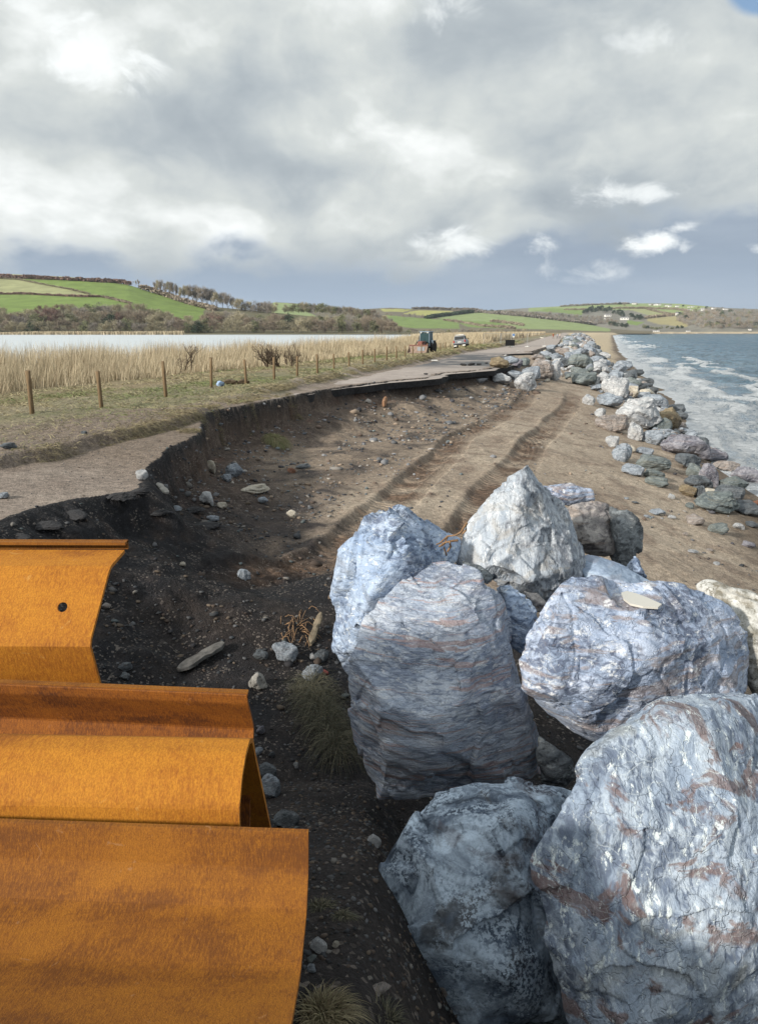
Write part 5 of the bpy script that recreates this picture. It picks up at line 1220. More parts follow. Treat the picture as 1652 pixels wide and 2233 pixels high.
HB.build(SCR, [
    ([(596, 658), (604, 660), (650, 663), (645, 668), (690, 690), (590, 690)], PG),
    ([(841, 687), (872, 690), (933, 694.5), (972, 697), (1000, 706), (1002, 716), (900, 716), (865, 712), (850, 701)], GR2),
    ([(950, 692), (1031, 682), (1045, 681.5), (1256, 702), (1330, 714), (1330, 722), (1290, 722), (1230, 719), (1110, 716), (990, 703), (965, 696)], PG),
    ([(985, 698), (1080, 703), (1130, 713), (1100, 716), (1020, 713)], GR2),
    ([(828, 673), (902, 675), (880, 680), (835, 679)], YEL), ([(878, 683), (914, 676.5), (990, 679), (930, 689), (883, 685)], YEL),
])
HC = Hill((980, 2300, 420), [([(980, 3000), (1330, 2200), (1400, 1780), (2300, 2100)], [(980, 728), (2300, 728)]), ([(980, 3050), (1330, 2250), (1400, 1815), (2300, 2150)], [(980, 723), (1330, 723), (1400, 724.5), (1500, 724), (2300, 724)]),
     ([(980, 3300), (1400, 2400), (1560, 1950), (2300, 2300)], [(980, 700), (1200, 700), (1350, 703), (1500, 712), (1560, 700), (2300, 700)]),
     ([(980, 3900), (1450, 3500), (1560, 2500), (2300, 2800)], [(980, 684), (1050, 679), (1100, 675), (1160, 671), (1222, 668), (1300, 664), (1370, 661.5), (1440, 661.5), (1480, 662.5), (1550, 669), (1590, 672), (1652, 674), (1800, 682), (2000, 695), (2300, 715)]),
     (4600, [(980, 695), (2300, 728)])])
HC.build((.20, .19, .16), [
    ([(1150, 671), (1222, 667), (1370, 660), (1480, 660), (1550, 668), (1500, 680), (1430, 676), (1300, 676), (1230, 676), (1150, 680)], PG),
    ([(1200, 672), (1275, 676), (1268, 687), (1222, 682), (1160, 678)], GR2),
    ([(1362, 673), (1405, 673), (1458, 686), (1420, 690), (1390, 681)], (.30, .31, .15)), ([(1412, 673), (1482, 679), (1464, 686), (1430, 678)], PG),
    ([(1410, 695), (1472, 689), (1501, 708), (1495, 714), (1430, 706), (1410, 700)], (.34, .30, .15)),
    ([(1365, 698), (1404, 702), (1388, 710), (1368, 707)], GR2), ([(1180, 700), (1320, 715), (1308, 721), (1180, 721)], GR2),
    ([(1340, 724), (2300, 723), (2300, 730), (1340, 730)], (.44, .37, .26)),
])
# ------------------------------------------------------------ trees
def leafmat(name, a, b_):
    m, t, b = newmat(name)
    at = t.new('ShaderNodeAttribute'); at.attribute_name = 'col'; sp = t.new('ShaderNodeSeparateColor'); t.put(sp.inputs[0], at.outputs['Color'])
    oi = t.new('ShaderNodeObjectInfo').outputs['Random']
    c = t.mix(sp.outputs[0], a, b_); k = t.ramp(oi, 0, 1, .8, 1.25, False)
    t.put(b.inputs['Base Color'], t.mix(1.0, c, t.comb(k, k, k), 'MULTIPLY')); return m
M_BARK = plain('bark', (.15, .125, .10), .9)
CM = {'pale': leafmat('pale_twigs', (.40, .36, .25), (.25, .22, .15)), 'brown': leafmat('brown_twigs', (.32, .265, .20), (.19, .155, .12)), 'red': leafmat('red_twigs', (.25, .155, .125), (.15, .10, .085)),
      'olive': leafmat('olive_crown', (.24, .24, .13), (.13, .145, .08)), 'evergreen': leafmat('evergreen_crown', (.055, .085, .045), (.03, .045, .03)), 'lilac': leafmat('lilac_twigs', (.31, .275, .24), (.19, .17, .15))}
def crown_np(seed, n, size, bare, style='bush'):
    """leaf or twig sized faces spread through several uneven clumps of a 1 m tall tree"""
    rng = np.random.default_rng(seed); k = 15 if style == 'bush' else 9
    a = rng.random(k) * 6.283
    if style == 'bush':
        zz = rng.uniform(.12, .80, k); rr = .36 * np.sqrt(np.clip(1 - ((zz - .35) / .55) ** 2, .05, 1)) * rng.uniform(.3, 1, k); cr = rng.uniform(.13, .22, k)
    else:
        zz = rng.uniform(.42, .84, k); rr = .26 * np.sqrt(np.clip(1 - ((zz - .62) / .36) ** 2, .1, 1)) * rng.uniform(.2, 1, k); cr = rng.uniform(.12, .19, k)
    cc = np.stack([rr * np.cos(a), rr * np.sin(a), zz], 1)
    i = rng.integers(0, k, n); d = rng.normal(size=(n, 3)); d /= np.linalg.norm(d, axis=1, keepdims=True)
    c = cc[i] + d * (cr[i] * (rng.random(n) ** (.45 if not bare else .6)))[:, None]; c[:, 2] = np.abs(c[:, 2])
    if bare: ax = c - np.array([0, 0, .05]); ax = ax / np.linalg.norm(ax, axis=1, keepdims=True) + rng.normal(size=(n, 3)) * .35
    else: ax = rng.normal(size=(n, 3))
    ax /= np.linalg.norm(ax, axis=1, keepdims=True); sd = np.cross(ax, rng.normal(size=(n, 3))); sd /= np.linalg.norm(sd, axis=1, keepdims=True)
    L = size * rng.uniform(.6, 1.4, (n, 1)); Wd = L * (.30 if bare else .8)
    V = np.stack([c - ax * L - sd * Wd * .5, c - ax * L + sd * Wd * .5, c + ax * L + sd * Wd * .2, c + ax * L - sd * Wd * .2], 1).reshape(-1, 3)
    col = np.repeat(np.stack([rng.random(n), rng.random(n), np.zeros(n)], 1), 4, 0)
    return V, np.arange(4 * n).reshape(-1, 4), col
def limbs(seed, depth=3, h=1.0, spread=.5, r0=.022, mb=None, kids=3):
    rg = random.Random(seed); mb = mb or MB()
    def go(p, d, L, r, k):
        q = [p]; dd = Vector(d)
        for s in range(3): dd = (dd + Vector((rg.uniform(-.15, .15), rg.uniform(-.15, .15), .06))).normalized(); q.append(q[-1] + dd * L / 3)
        mb.tube(q, [r, r * .85, r * .7, r * .55], 5 if k > 1 else 4, cap=False)
        if k > 0:
            for j in range(kids + (k > 1)):
                a = rg.uniform(0, 6.28); s = rg.uniform(.5, 1.1) * spread * 1.6; nd = (dd + Vector((math.cos(a) * s, math.sin(a) * s, rg.uniform(-.1, .35)))).normalized()
                go(q[rg.choice([1, 2, 3])], nd, L * rg.uniform(.55, .8), r * .5, k - 1)
    go(Vector((0, 0, -.03)), Vector((0, 0, 1)), .34 * h, r0, depth); return mb
def make_tree(kind, seed, bare, n=620, size=.055, style='bush'):
    root = empty('tree')
    limbs(seed, 3, .8 if style == 'bush' else 1.05, .5, .018).build('trunk', M_BARK, root)
    V, f, c = crown_np(seed, n, size, bare, style); link('crown', mesh_np('crown', V, f, [CM[kind]], False, c), root)
    return root
KIND = {'pale': (True, 1250), 'brown': (True, 1150), 'red': (True, 1300), 'lilac': (True, 1150), 'olive': (False, 800), 'evergreen': (False, 1000)}
TP = {(k, st): [make_tree(k, 500 + 7 * i + j + (50 if st == 'tall' else 0), KIND[k][0], KIND[k][1] + 200, .042 if KIND[k][0] else .036, st) for j in range(3)] for i, k in enumerate(KIND) for st in ('bush', 'tall')}
FAR = {}
for i, k in enumerate(KIND):
    FAR[k] = []
    for j in range(2):
        V, f, c = crown_np(900 + 7 * i + j, 240, .085, KIND[k][0], 'bush'); mt = MB().tube([(0, 0, -.05), (.01, 0, .3), (0, .01, .6)], [.03, .025, .012], 5)
        b0 = len(V); tv = np.array([tuple(p) for p in mt.v]); tf = np.array([q for q in mt.f if len(q) == 4]) + b0
        FAR[k].append(mesh_np('tree', np.concatenate([V, tv]), np.concatenate([f, tf]), [CM[k], M_BARK], False, np.concatenate([c, np.zeros((len(tv), 3))]), [0] * len(f) + [1] * len(tf)))
used_proto = set()
DESC = {'pale': 'bare pale twiggy', 'brown': 'bare brown', 'red': 'bare reddish-brown', 'lilac': 'bare grey-lilac', 'olive': 'olive green ivy-clad', 'evergreen': 'dark evergreen'}
def tree_at(p, h, w, kind, label, group, far=False, style='bush'):
    if far:
        o = link('tree', random.choice(FAR[kind]))
    else:
        pr = random.choice(TP[(kind, style)])
        if pr.name in used_proto: o = copy_tree(pr)
        else: o = pr; used_proto.add(pr.name)
    o.location = tuple(p); o.scale = (w, w, h); o.rotation_euler = (0, 0, random.uniform(0, 6.28)); tag(o, label, 'tree', group); return o
rt = random.Random(12)
topline = curve((-60, 676), (0, 671), (37, 686), (62, 674), (100, 665), (132, 667), (225, 661), (312, 667), (375, 684), (396, 690), (412, 688), (432, 706), (444, 684), (466, 679), (522, 681), (550, 695), (575, 687), (634, 687), (676, 693), (746, 690), (790, 688), (858, 706), (880, 716))
PXM = lambda r: r / F
n_lake = 0
for layer, (fr, hh) in enumerate(((0.95, 27), (.55, 30), (.1, 26))):
    u = -40.0 + layer * 5
    while u < 872:
        tp = topline(u + rt.uniform(-3, 3)); bot = 726.3; v = bot - (bot - tp - 18) * (1 - fr) * rt.uniform(.75, 1.1); v = min(v, bot)
        if 120 < u < 135 and layer == 0: pass
        p = HA.at(u, v); hpx = max(12, min(hh * rt.uniform(.8, 1.15), (v - tp) * 1.15 if fr > .3 else 40)) if layer < 2 else (v - tp) * rt.uniform(1.0, 1.18)
        hpx = max(hpx, 13); k = PXM(p[1])
        zone = 'red' if 88 < u < 135 and layer else None
        kind = zone or rt.choices(['pale', 'brown', 'olive', 'evergreen', 'red', 'lilac'], [.38, .24, .16, .12 if (160 < u < 330 or 600 < u < 720) else .04, .04, .14])[0]
        part = 'left part' if u < 280 else 'middle part' if u < 560 else 'right part'; row = ['at the water', 'in the second rank', 'at the back'][layer]
        tree_at(p, hpx * k * 1.08, hpx * k * rt.uniform(1.25, 1.6), kind, f'{DESC[kind]} tree {row} of the wood across the lagoon, {part}', f'{DESC[kind]} lakeside trees {row}, {part}')
        u += rt.uniform(15, 22); n_lake += 1
base = curve((300, 622), (335, 637), (347, 641), (380, 650), (420, 662), (450, 669), (500, 676), (560, 680), (600, 684)); tops = curve((300, 609), (340, 612), (347, 608), (380, 617), (410, 621), (440, 627), (475, 633), (508, 646), (550, 655), (600, 657))
for u in [297, 303, 338, 345, 353, 361, 369, 378, 386, 395, 404, 412, 421, 430, 441, 452, 463, 474, 486, 498, 508, 517, 526, 534, 542, 550, 558, 566, 574, 582, 590, 597]:
    v = base(u) + rt.uniform(-1, 2); p = HA.at(u, v); hpx = (v - tops(u)) * rt.uniform(.85, 1.05); k = PXM(p[1]); kind = rt.choice(['lilac', 'lilac', 'brown', 'pale']) if u != 372 else 'evergreen'
    where = 'two lone' if u < 310 else ('tall row climbing' if u < 510 else 'dense row ending')
    tree_at(p, hpx * k, hpx * k * (.62 if u < 420 else 1.0), kind, f'{DESC[kind]} tree of the {"pair alone" if u < 310 else "tall row climbing" if u < 510 else "dense low row"} on the left hill crest', f'{DESC[kind]} {where} trees on the hill crest', style='tall' if u < 515 else 'bush')
for u in np.arange(628, 862, 11.5):
    tp = np.interp(u, [626, 660, 700, 790, 830, 862], [664, 662, 665, 673, 683, 704]); v = tp + rt.uniform(17, 21); p = HA.at(u, min(v, 722)); k = PXM(p[1]); kind = rt.choice(['brown', 'lilac', 'olive', 'pale'])
    tree_at(p, rt.uniform(20, 25) * k, 27 * k, kind, f'{DESC[kind]} tree in the upper wood behind the right part of the lakeside wood', f'{DESC[kind]} trees of the upper wood')
def strip(hill, pts, n, hpx, kinds, label, group, jit=2.5, wf=1.2):
    L = np.cumsum([0] + [math.dist(a, b) for a, b in zip(pts[:-1], pts[1:])])
    for k in range(n):
        s = L[-1] * (k + rt.uniform(.1, .9)) / n; u = np.interp(s, L, [p[0] for p in pts]); v = np.interp(s, L, [p[1] for p in pts]) + rt.uniform(-jit, jit)
        p = hill.at(u, v); m = PXM(p[1]); h = hpx * rt.uniform(.75, 1.2); kind = rt.choice(kinds)
        tree_at(p, h * m, h * m * wf, kind, f'{DESC[kind]} tree {label}', f'{DESC[kind]} trees {group}', True)
strip(HB, [(872, 726), (960, 726), (1060, 726), (1150, 726)], 26, 9, ['pale', 'lilac', 'brown', 'olive'], 'in the scrub line at the far end of the lagoon', 'in the scrub line', 2, 1.8)
strip(HB, [(800, 684), (840, 687), (880, 691), (930, 694)], 8, 8, ['lilac', 'brown'], 'along the lower edge of the yellow fields', 'under the yellow fields', 1)
strip(HC, [(1272, 682), (1300, 679), (1330, 680), (1362, 690)], 13, 11, ['evergreen'], 'in the dark wood above the white country houses', 'above the white houses', 3.5, 1.5)
strip(HC, [(1370, 692), (1400, 699)], 6, 9, ['evergreen'], 'in the dark clump right of the white country houses', 'right of the white houses', 3, 1.4)
strip(HC, [(1325, 708), (1350, 710), (1370, 713)], 6, 9, ['evergreen'], 'in the dark clump below the white country houses', 'below the white houses', 3, 1.5)
strip(HC, [(1395, 714), (1420, 717), (1450, 718), (1490, 717)], 9, 8, ['evergreen', 'olive'], 'along the foot of the tan field by the beach', 'under the tan field', 2, 1.6)
strip(HC, [(1480, 690), (1500, 695)], 3, 9, ['evergreen'], 'in the dark clump at the right end of the tan field', 'right of the tan field', 3, 1.5)
def woodland(hill, us, vlo, vhi, n, hpx, label, kinds=('lilac', 'brown', 'olive', 'evergreen'), wt=(.5, .3, .1, .1)):
    Vs, Fs, Cs, Ms, b0 = [], [], [], [], 0
    for q in range(n):
        u = rt.uniform(*us); v = rt.uniform(np.interp(u, *zip(*vlo)), np.interp(u, *zip(*vhi))); p = hill.at(u, v); m = PXM(p[1]); h = hpx * rt.uniform(.7, 1.2) * m; ki = rt.choices(range(len(kinds)), wt)[0]
        V, f, c = crown_np(3000 + q % 12, 120, .11, True, 'bush'); an = rt.random() * 6.28
        X = np.stack([V[:, 0] * math.cos(an) - V[:, 1] * math.sin(an), V[:, 0] * math.sin(an) + V[:, 1] * math.cos(an), V[:, 2]], 1) * np.array([h * 1.5, h * 1.5, h]) + p
        Vs.append(X); Fs.append(f + b0); Cs.append(c * rt.uniform(.6, 1)); Ms.append(np.full(len(f), ki)); b0 += len(V)
    tag(link('woodland', mesh_np('woodland', np.concatenate(Vs), np.concatenate(Fs), [CM[k] for k in kinds], False, np.concatenate(Cs), np.concatenate(Ms))), label, 'woodland', kind='stuff')
woodland(HC, (1475, 1800), [(1475, 690), (1510, 680), (1560, 680), (1652, 682), (1800, 690)], [(1475, 700), (1510, 716), (1800, 717)], 520, 8, 'grey winter woodland covering the cliff above the far beach')
woodland(HC, (1120, 1345), [(1120, 682), (1222, 688), (1300, 694), (1345, 700)], [(1120, 696), (1222, 700), (1345, 712)], 170, 7, 'brown winter woodland on the far slope left of the white country houses')
woodland(HB, (985, 1200), [(985, 677), (1200, 688)], [(985, 682), (1060, 682), (1200, 694)], 110, 7, 'brown winter woodland strip above the wide green field')
strip(HC, [(1330, 665), (1400, 667), (1480, 669), (1560, 674), (1650, 678)], 13, 5, ['lilac', 'evergreen', 'brown'], 'between the houses of the hilltop village', 'in the hilltop village', 2, 1.6)
strip(HB, [(700, 678), (760, 680), (815, 680)], 7, 7, ['evergreen', 'lilac'], 'on the skyline behind the upper wood', 'on the skyline behind the upper wood', 1, 1.5)
def hedge(hill, pts, hm, kind, label, per=2.2):
    L = np.cumsum([0] + [math.dist(a, b) for a, b in zip(pts[:-1], pts[1:])]); n = int(L[-1] * 26); rng = np.random.default_rng(int(L[-1] * 10)); cs = []
    ss = np.linspace(0, L[-1], 40); C = np.array([hill.at(np.interp(s, L, [p[0] for p in pts]), np.interp(s, L, [p[1] for p in pts])) for s in ss])
    i = rng.random(n) * 38.99; a = i.astype(int); f = (i - a)[:, None]; hh = hm * (.55 + .6 * np.clip(fbm(i * .9, i * 0, o=3, s=7) + .5, 0, 1))
    c = C[a] * (1 - f) + C[a + 1] * f + np.stack([rng.normal(0, hm * .4, n), rng.normal(0, hm * .5, n), hh * rng.random(n) ** .6], 1)
    ax = rng.normal(size=(n, 3)); ax /= np.linalg.norm(ax, axis=1, keepdims=True); sd = np.cross(ax, rng.normal(size=(n, 3))); sd /= np.linalg.norm(sd, axis=1, keepdims=True); s = hm * .28
    V = np.stack([c - ax * s - sd * s * .6, c - ax * s + sd * s * .6, c + ax * s + sd * s * .6, c + ax * s - sd * s * .6], 1).reshape(-1, 3); ce = C.mean(0)
    tag(link('hedge', mesh_np('hedge', V - ce, np.arange(4 * n).reshape(-1, 4), [CM[kind]], False, np.repeat(rng.random((n, 3)), 4, 0)), None, tuple(ce)), label, 'hedge', 'field hedges on the hills')
hedge(HA, [(-60, 599), (0, 605), (75, 608), (150, 611), (220, 615), (262, 617), (284, 621)], 5.5, 'red', 'dark gorse hedge under the yellow top field of the left hill')
hedge(HA, [(0, 608), (40, 610), (90, 620), (150, 631), (195, 642)], 2.4, 'pale', 'thin pale hedge running down from the pale field to the centre of the left hill')
hedge(HA, [(-60, 640), (0, 642), (60, 642), (120, 645), (180, 648), (218, 648)], 3.0, 'red', 'low dark hedge between the pale field and the bright green one below')
hedge(HA, [(222, 648), (250, 654), (285, 663)], 3.0, 'brown', 'short brown hedge near the centre of the left hill above the wood')
hedge(HA, [(310, 628), (345, 641), (390, 656), (440, 671), (470, 678)], 6.5, 'brown', 'thick brown hedge bank under the row of tall trees on the crest')
hedge(HB, [(930, 695), (980, 688), (1030, 682)], 9, 'evergreen', 'dark hedge rising towards the middle of the wide green field')
hedge(HB, [(900, 674), (960, 675), (1040, 677)], 7, 'lilac', 'hedge on the skyline over the yellow fields')
hedge(HB, [(968, 699), (1000, 703), (1050, 712), (1120, 717)], 5, 'brown', 'low brown hedge between the two green fields')
hedge(HB, [(1070, 702), (1110, 706), (1140, 711)], 6, 'brown', 'short hedge inside the wide green field')
hedge(HB, [(1040, 681), (1130, 689), (1250, 703), (1320, 713)], 8, 'lilac', 'long hedge along the top of the wide green field')
hedge(HC, [(1222, 669), (1300, 665), (1370, 663)], 7, 'lilac', 'hedge along the far hilltop left of the village')
hedge(HC, [(1340, 673), (1400, 673), (1470, 675), (1500, 680)], 7, 'brown', 'upper field hedge beneath the hilltop village')
hedge(HC, [(1410, 675), (1440, 682), (1462, 687)], 6, 'brown', 'slanting hedge between the two fields beneath the village')
hedge(HC, [(1406, 695), (1440, 691), (1472, 688)], 8, 'brown', 'hedge along the top of the tan field by the beach')
hedge(HC, [(1230, 676), (1290, 676), (1340, 674)], 6, 'brown', 'hedge crossing the far green hillside')
# ------------------------------------------------------------ houses far away
M_WALL = plain('white_render', (.78, .76, .72), .8, 0, .05); M_ROOF = plain('slate_roof', (.17, .17, .185), .8, 0, .15); M_WIN = plain('window_glass', (.06, .07, .09), .2, 0, .1)
def house(hill, u, v, wpx, hpx, label):
    p = hill.at(u, v); m = PXM(p[1]); w, h = wpx * m, hpx * m; d = w * .55; root = empty('house', tuple(p), rt.uniform(-.25, .25))
    MB().box((0, 0, h * .3), (w, d, h * .9)).build('wall', M_WALL, root)
    rf = MB(); z = h * .75; e = .25
    rf.add([(-w / 2 - e, -d / 2 - e, z), (w / 2 + e, -d / 2 - e, z), (w / 2 + e, d / 2 + e, z), (-w / 2 - e, d / 2 + e, z), (-w / 2 - e, 0, z + h * .38), (w / 2 + e, 0, z + h * .38)], [(0, 1, 5, 4), (2, 3, 4, 5), (0, 4, 3), (1, 2, 5), (3, 2, 1, 0)])
    r = rf.build('roof', M_ROOF, root); MB().box((w * .3, 0, z + h * .4), (.9, .9, h * .25)).build('chimney', M_WALL, r)
    for k in range(3): MB().box((w * (-.32 + .32 * k), -d / 2 - .03, h * .42), (w * .12, .1, h * .26)).build('window', M_WIN, root)
    tag(root, label, 'house', 'white houses on the far hillside')
C4 = lambda x, y: (1222.5 + .26 * x, 634.4 + .26 * y)
for i, (x, y, w, h, lab) in enumerate([(390, 216, 48, 20, 'left white country house on the slope between dark woods'), (530, 243, 64, 22, 'larger white country house right of and below the other one'), (380, 240, 40, 14, 'low pale outbuilding under the left country house'),
    (978, 204, 36, 24, 'white house alone at the top of the tan field'), (615, 112, 38, 12, 'leftmost white house of the hilltop village, on the skyline'), (745, 119, 20, 10, 'small white house second from left in the hilltop village'), (785, 121, 30, 13, 'white house in the long skyline terrace of the village, left end'), (820, 121, 30, 13, 'white house in the long skyline terrace of the village, right end'),
    (880, 129, 20, 10, 'small white house just right of the skyline terrace'), (910, 134, 28, 14, 'taller white house right of the skyline terrace'), (975, 134, 30, 12, 'white house in the upper middle of the village'), (970, 152, 26, 12, 'white house below the upper middle one'),
    (1075, 138, 28, 8, 'low white house on the upper lane of the village'), (1105, 137, 24, 8, 'second low white house on the upper lane'), (1075, 165, 26, 14, 'white house in the lower middle of the village'), (1115, 168, 26, 10, 'small white house right of the lower middle one'),
    (1185, 152, 24, 10, 'white house on the right lane, upper one'), (1185, 165, 24, 14, 'white house on the right lane, lower one'), (1280, 152, 34, 14, 'white house standing apart at the right of the village'), (1375, 158, 36, 12, 'rightmost white house on the hilltop'), (1275, 213, 36, 10, 'white house half hidden in the cliff wood'),
    (795, 341, 48, 10, 'low white building at the left end of the far beach'), (1065, 341, 32, 9, 'low white building under the wooded cliff at the beach'), (1580, 330, 24, 12, 'pale house at the far right just above the beach')]):
    house(HC, *C4(x, y), w * .26, h * .26, lab)
house(HB, 767 - 0, 676, 7, 3.4, 'white farm building on the skyline behind the lagoon woods')
# pale sand spit and reed fringe on the far shore

for L_ in TP.values():
    for r_ in L_:
        if r_.name not in used_proto:
            for ch in list(r_.children): bpy.data.objects.remove(ch)
            bpy.data.objects.remove(r_)
# ------------------------------------------------------------ reeds, verge grass
XF = curve((10, -34), (20, -30), (24, -26), (27.6, -21), (34, -17.2), (48, -13.4), (59, -8.8), (75, -3), (94, 3), (150, 19), (300, 54), (600, 128), (1100, 240))
def reeds():
    rng = np.random.default_rng(21); N = 170000
    y = 24 * (210 / 24) ** (rng.random(N) ** 1.05); f = rng.random(N) ** 1.3
    back = np.maximum(XA(y) - 1.5, XF(y) - 34); x = XF(y) - f * (XF(y) - back) + .9 * fbm(y * .5, y * .1, o=3, s=150)
    z = terrain(x, y)[0]; z = np.maximum(z, 1.95)
    clump = fbm(x * .45, y * .3, o=3, s=151); keep = rng.random(N) < (.62 + .9 * clump) * smooth(0, .22, f + .03 + .16 * clump)
    x, y, z, f = x[keep], y[keep], z[keep], f[keep]; n = len(x)
    hgt = (1.9 + .9 * fbm(x * .35, y * .25, o=4, s=152) + .7 * rng.random(n) ** 2) * (.32 + .83 * smooth(0, .5, f)) * np.interp(y, [20, 50, 200], [1.0, 1.0, 1.1])
    ln_ = .25 * fbm(x * .5, y * .4, o=3, s=155); d = np.stack([.17 * rng.normal(size=n) + .10 + ln_, .17 * rng.normal(size=n), np.ones(n)], 1); d /= np.linalg.norm(d, axis=1, keepdims=True)
    me = blades(np.stack([x, y, z - .05], 1), d, hgt, .010 + .00045 * y, .18 * hgt * rng.random(n), 22, 2, 'reeds', M_REED, np.stack([np.clip(.5 + 1.3 * fbm(x * .3, y * .25, o=3, s=157) + .35 * rng.normal(size=n), 0, 1), rng.random(n)], 1))
    tag(link('reeds', me), 'golden dry reeds between the fence and the lagoon', 'reeds', kind='stuff')
    # far reed bed beyond the vehicles and the fringe on the opposite shore
    N = 26000; y = 190 * (1100 / 190) ** rng.random(N); x = XF(y) - (rng.random(N) ** 1.4) * np.minimum(XF(y) - XA(y), 90)
    h = 2.0 + .8 * rng.random(N); z = terrain(x, y)[0]; z = np.maximum(z, 1.95)
    d = np.stack([.1 * rng.normal(size=N), .1 * rng.normal(size=N), np.ones(N)], 1); me = blades(np.stack([x, y, z], 1), d, h, .0016 * y * .8, h * .1, 23, 1, 'reeds', M_REED)
    tag(link('reeds', me), 'far golden reed bed between the road and the end of the lagoon', 'reeds', kind='stuff')
    N = 9000; u = rng.uniform(30, 425, N); P = np.array([ray(a, 729.3) for a in u[:50]]); y = rng.uniform(838, 862, N); x = (u - CX) / F * y / .973 
    d = np.stack([.05 * rng.normal(size=N), 0 * u, np.ones(N)], 1); h = rng.uniform(2.2, 4.2, N) * np.interp(u, [30, 120, 300, 425], [.7, 1.1, 1.1, 1.2]); me = blades(np.stack([x, y, np.full(N, 2.0)], 1), d, h, np.full(N, .9), h * .1, 24, 1, 'reeds', M_REED)
    tag(link('reeds', me), 'thin golden reed fringe along the opposite lagoon shore', 'reeds', kind='stuff')
reeds()
def verge():
    rng = np.random.default_rng(31); N = 150000
    y = 12 * (150 / 12) ** (rng.random(N) ** .9); f = rng.random(N)
    lo, hi = XF(y) - 2, XL(y) + .35; x = lo + (hi - lo) * f ** np.where(y > 22, .75, 1)
    z, dd, s, onp = terrain(x, y); off = XL(y) - x
    cl = fbm(x * .8, y * .8, o=4, s=160); cl2 = fbm(x * .25, y * .25, o=3, s=161)
    need = XL(y) - np.where(y < 21, XT(y), XL(y) + .3)
    keep = onp & (rng.random(N) < (.38 + 1.1 * cl + .7 * cl2)) & (off > need + .25 * cl + .8 * cl * (y > 24))
    x, y, z, off, cl2 = x[keep], y[keep], z[keep], off[keep], cl2[keep]; n = len(x)
    h = (.08 + .22 * rng.random(n) ** 1.5) * (1 + .8 * smooth(2.0, 0, off) * (y > 24) + .6 * smooth(4, 9, off)) * np.interp(y, [12, 60, 150], [.9, 1.2, 2.0])
    a = rng.random(n) * 6.283; d = np.stack([np.cos(a) * .9, np.sin(a) * .9, .5 + .5 * rng.random(n)], 1) + np.array([.15, -.15, 0]); d /= np.linalg.norm(d, axis=1, keepdims=True)
    g = np.clip(.10 + 1.5 * cl2 + .25 * rng.normal(size=n), 0, 1)
    me = blades(np.stack([x, y, z - .01], 1), d, h, .005 + .00065 * y, h * .5, 32, 2, 'grass', M_GREEN, np.stack([g, rng.random(n)], 1))
    tag(link('grass', me), 'rough dry and green grass of the verge', 'grass', kind='stuff')
    # long grass hanging down the cut edge of the verge
    N = 26000; y = np.concatenate([rng.uniform(12.5, 30, N // 2), 30 * (130 / 30) ** rng.random(N // 2)]); N = len(y)
    edge = np.where(y < 27, np.where((rng.random(N) < .6) & (y < 21), XT(y) + .05 - .3 * np.abs(rng.normal(size=N)), XP(y) - .15 - .5 * np.abs(rng.normal(size=N))), XL(y) + .1 - .35 * np.abs(rng.normal(size=N)))
    x = edge; z, dd, s, onp = terrain(x, y); keep = (rng.random(N) < .5 + 1.2 * fbm(y * 1.1, x * .2, o=3, s=170)) & ((y > 27) | (y > 17.5) | (x < XT(y) + .1)); x, y, z = x[keep], y[keep], z[keep]; n = len(x)
    d = np.stack([.75 + .35 * rng.normal(size=n), -.35 + .35 * rng.normal(size=n), .35 + .3 * rng.random(n)], 1); d /= np.linalg.norm(d, axis=1, keepdims=True); L = (.14 + .16 * rng.random(n)) * np.interp(y, [12, 30, 130], [1, 1.3, 2])
    me = blades(np.stack([x, y, z], 1), d, L, .004 + .00035 * y, L * .9, 33, 4, 'grass', M_DRY)
    tag(link('grass', me), 'long dry grass hanging over the cut edge of the verge', 'grass', kind='stuff')
verge()
# ------------------------------------------------------------ bare shrubs by the reeds
def shrub(u, v, wpx, hpx, seed, label, k=5, kids=4, squat=1.0, mat=None, depth=3):
    p = on_ground(u, v); m = p[1] / F; mb = MB(); rg = random.Random(seed)
    for j in range(k):
        s = limbs(seed * 10 + j, depth, 1.0, .75, .024, MB(), kids); a = rg.uniform(-1, 1); R_ = Euler((rg.uniform(-.5, .5), a * .9, rg.uniform(0, 6))).to_matrix(); 
        mb.add([R_ @ Vector(q) + Vector((a * .25, 0, 0)) for q in s.v], s.f)
    V = np.array([tuple(q) for q in mb.v]); V[:, 2] = np.maximum(V[:, 2], -.02); V[:, 0] *= wpx * m / np.ptp(V[:, 0]); V[:, 1] *= wpx * m * .7 / np.ptp(V[:, 1]); V[:, 2] *= hpx * m / V[:, 2].max()
    V[:, 0] -= V[:, 0].mean(); mb.v = [tuple(q) for q in V]; o = mb.build('shrub', mat or plain('shrub_bark', (.10, .075, .055), .9), None, False, tuple(p))
    return tag(o, label, 'shrub')
shrub(414, 813, 66, 66, 3, 'sparse leaning bare shrub with few branches in front of the reeds', 3, 3)
shrub(588, 802, 70, 60, 4, 'dense bare hawthorn in the reeds, left one of the touching pair', 7, 4)
shrub(637, 800, 50, 54, 5, 'dense bare hawthorn in the reeds, right one of the touching pair', 6, 4)
shrub(953, 757, 20, 22, 6, 'bushy brown scrub right beside the tractor', 9, 4)
shrub(971, 757, 15, 24, 7, 'brown scrub between the tractor and the pickup', 9, 4)
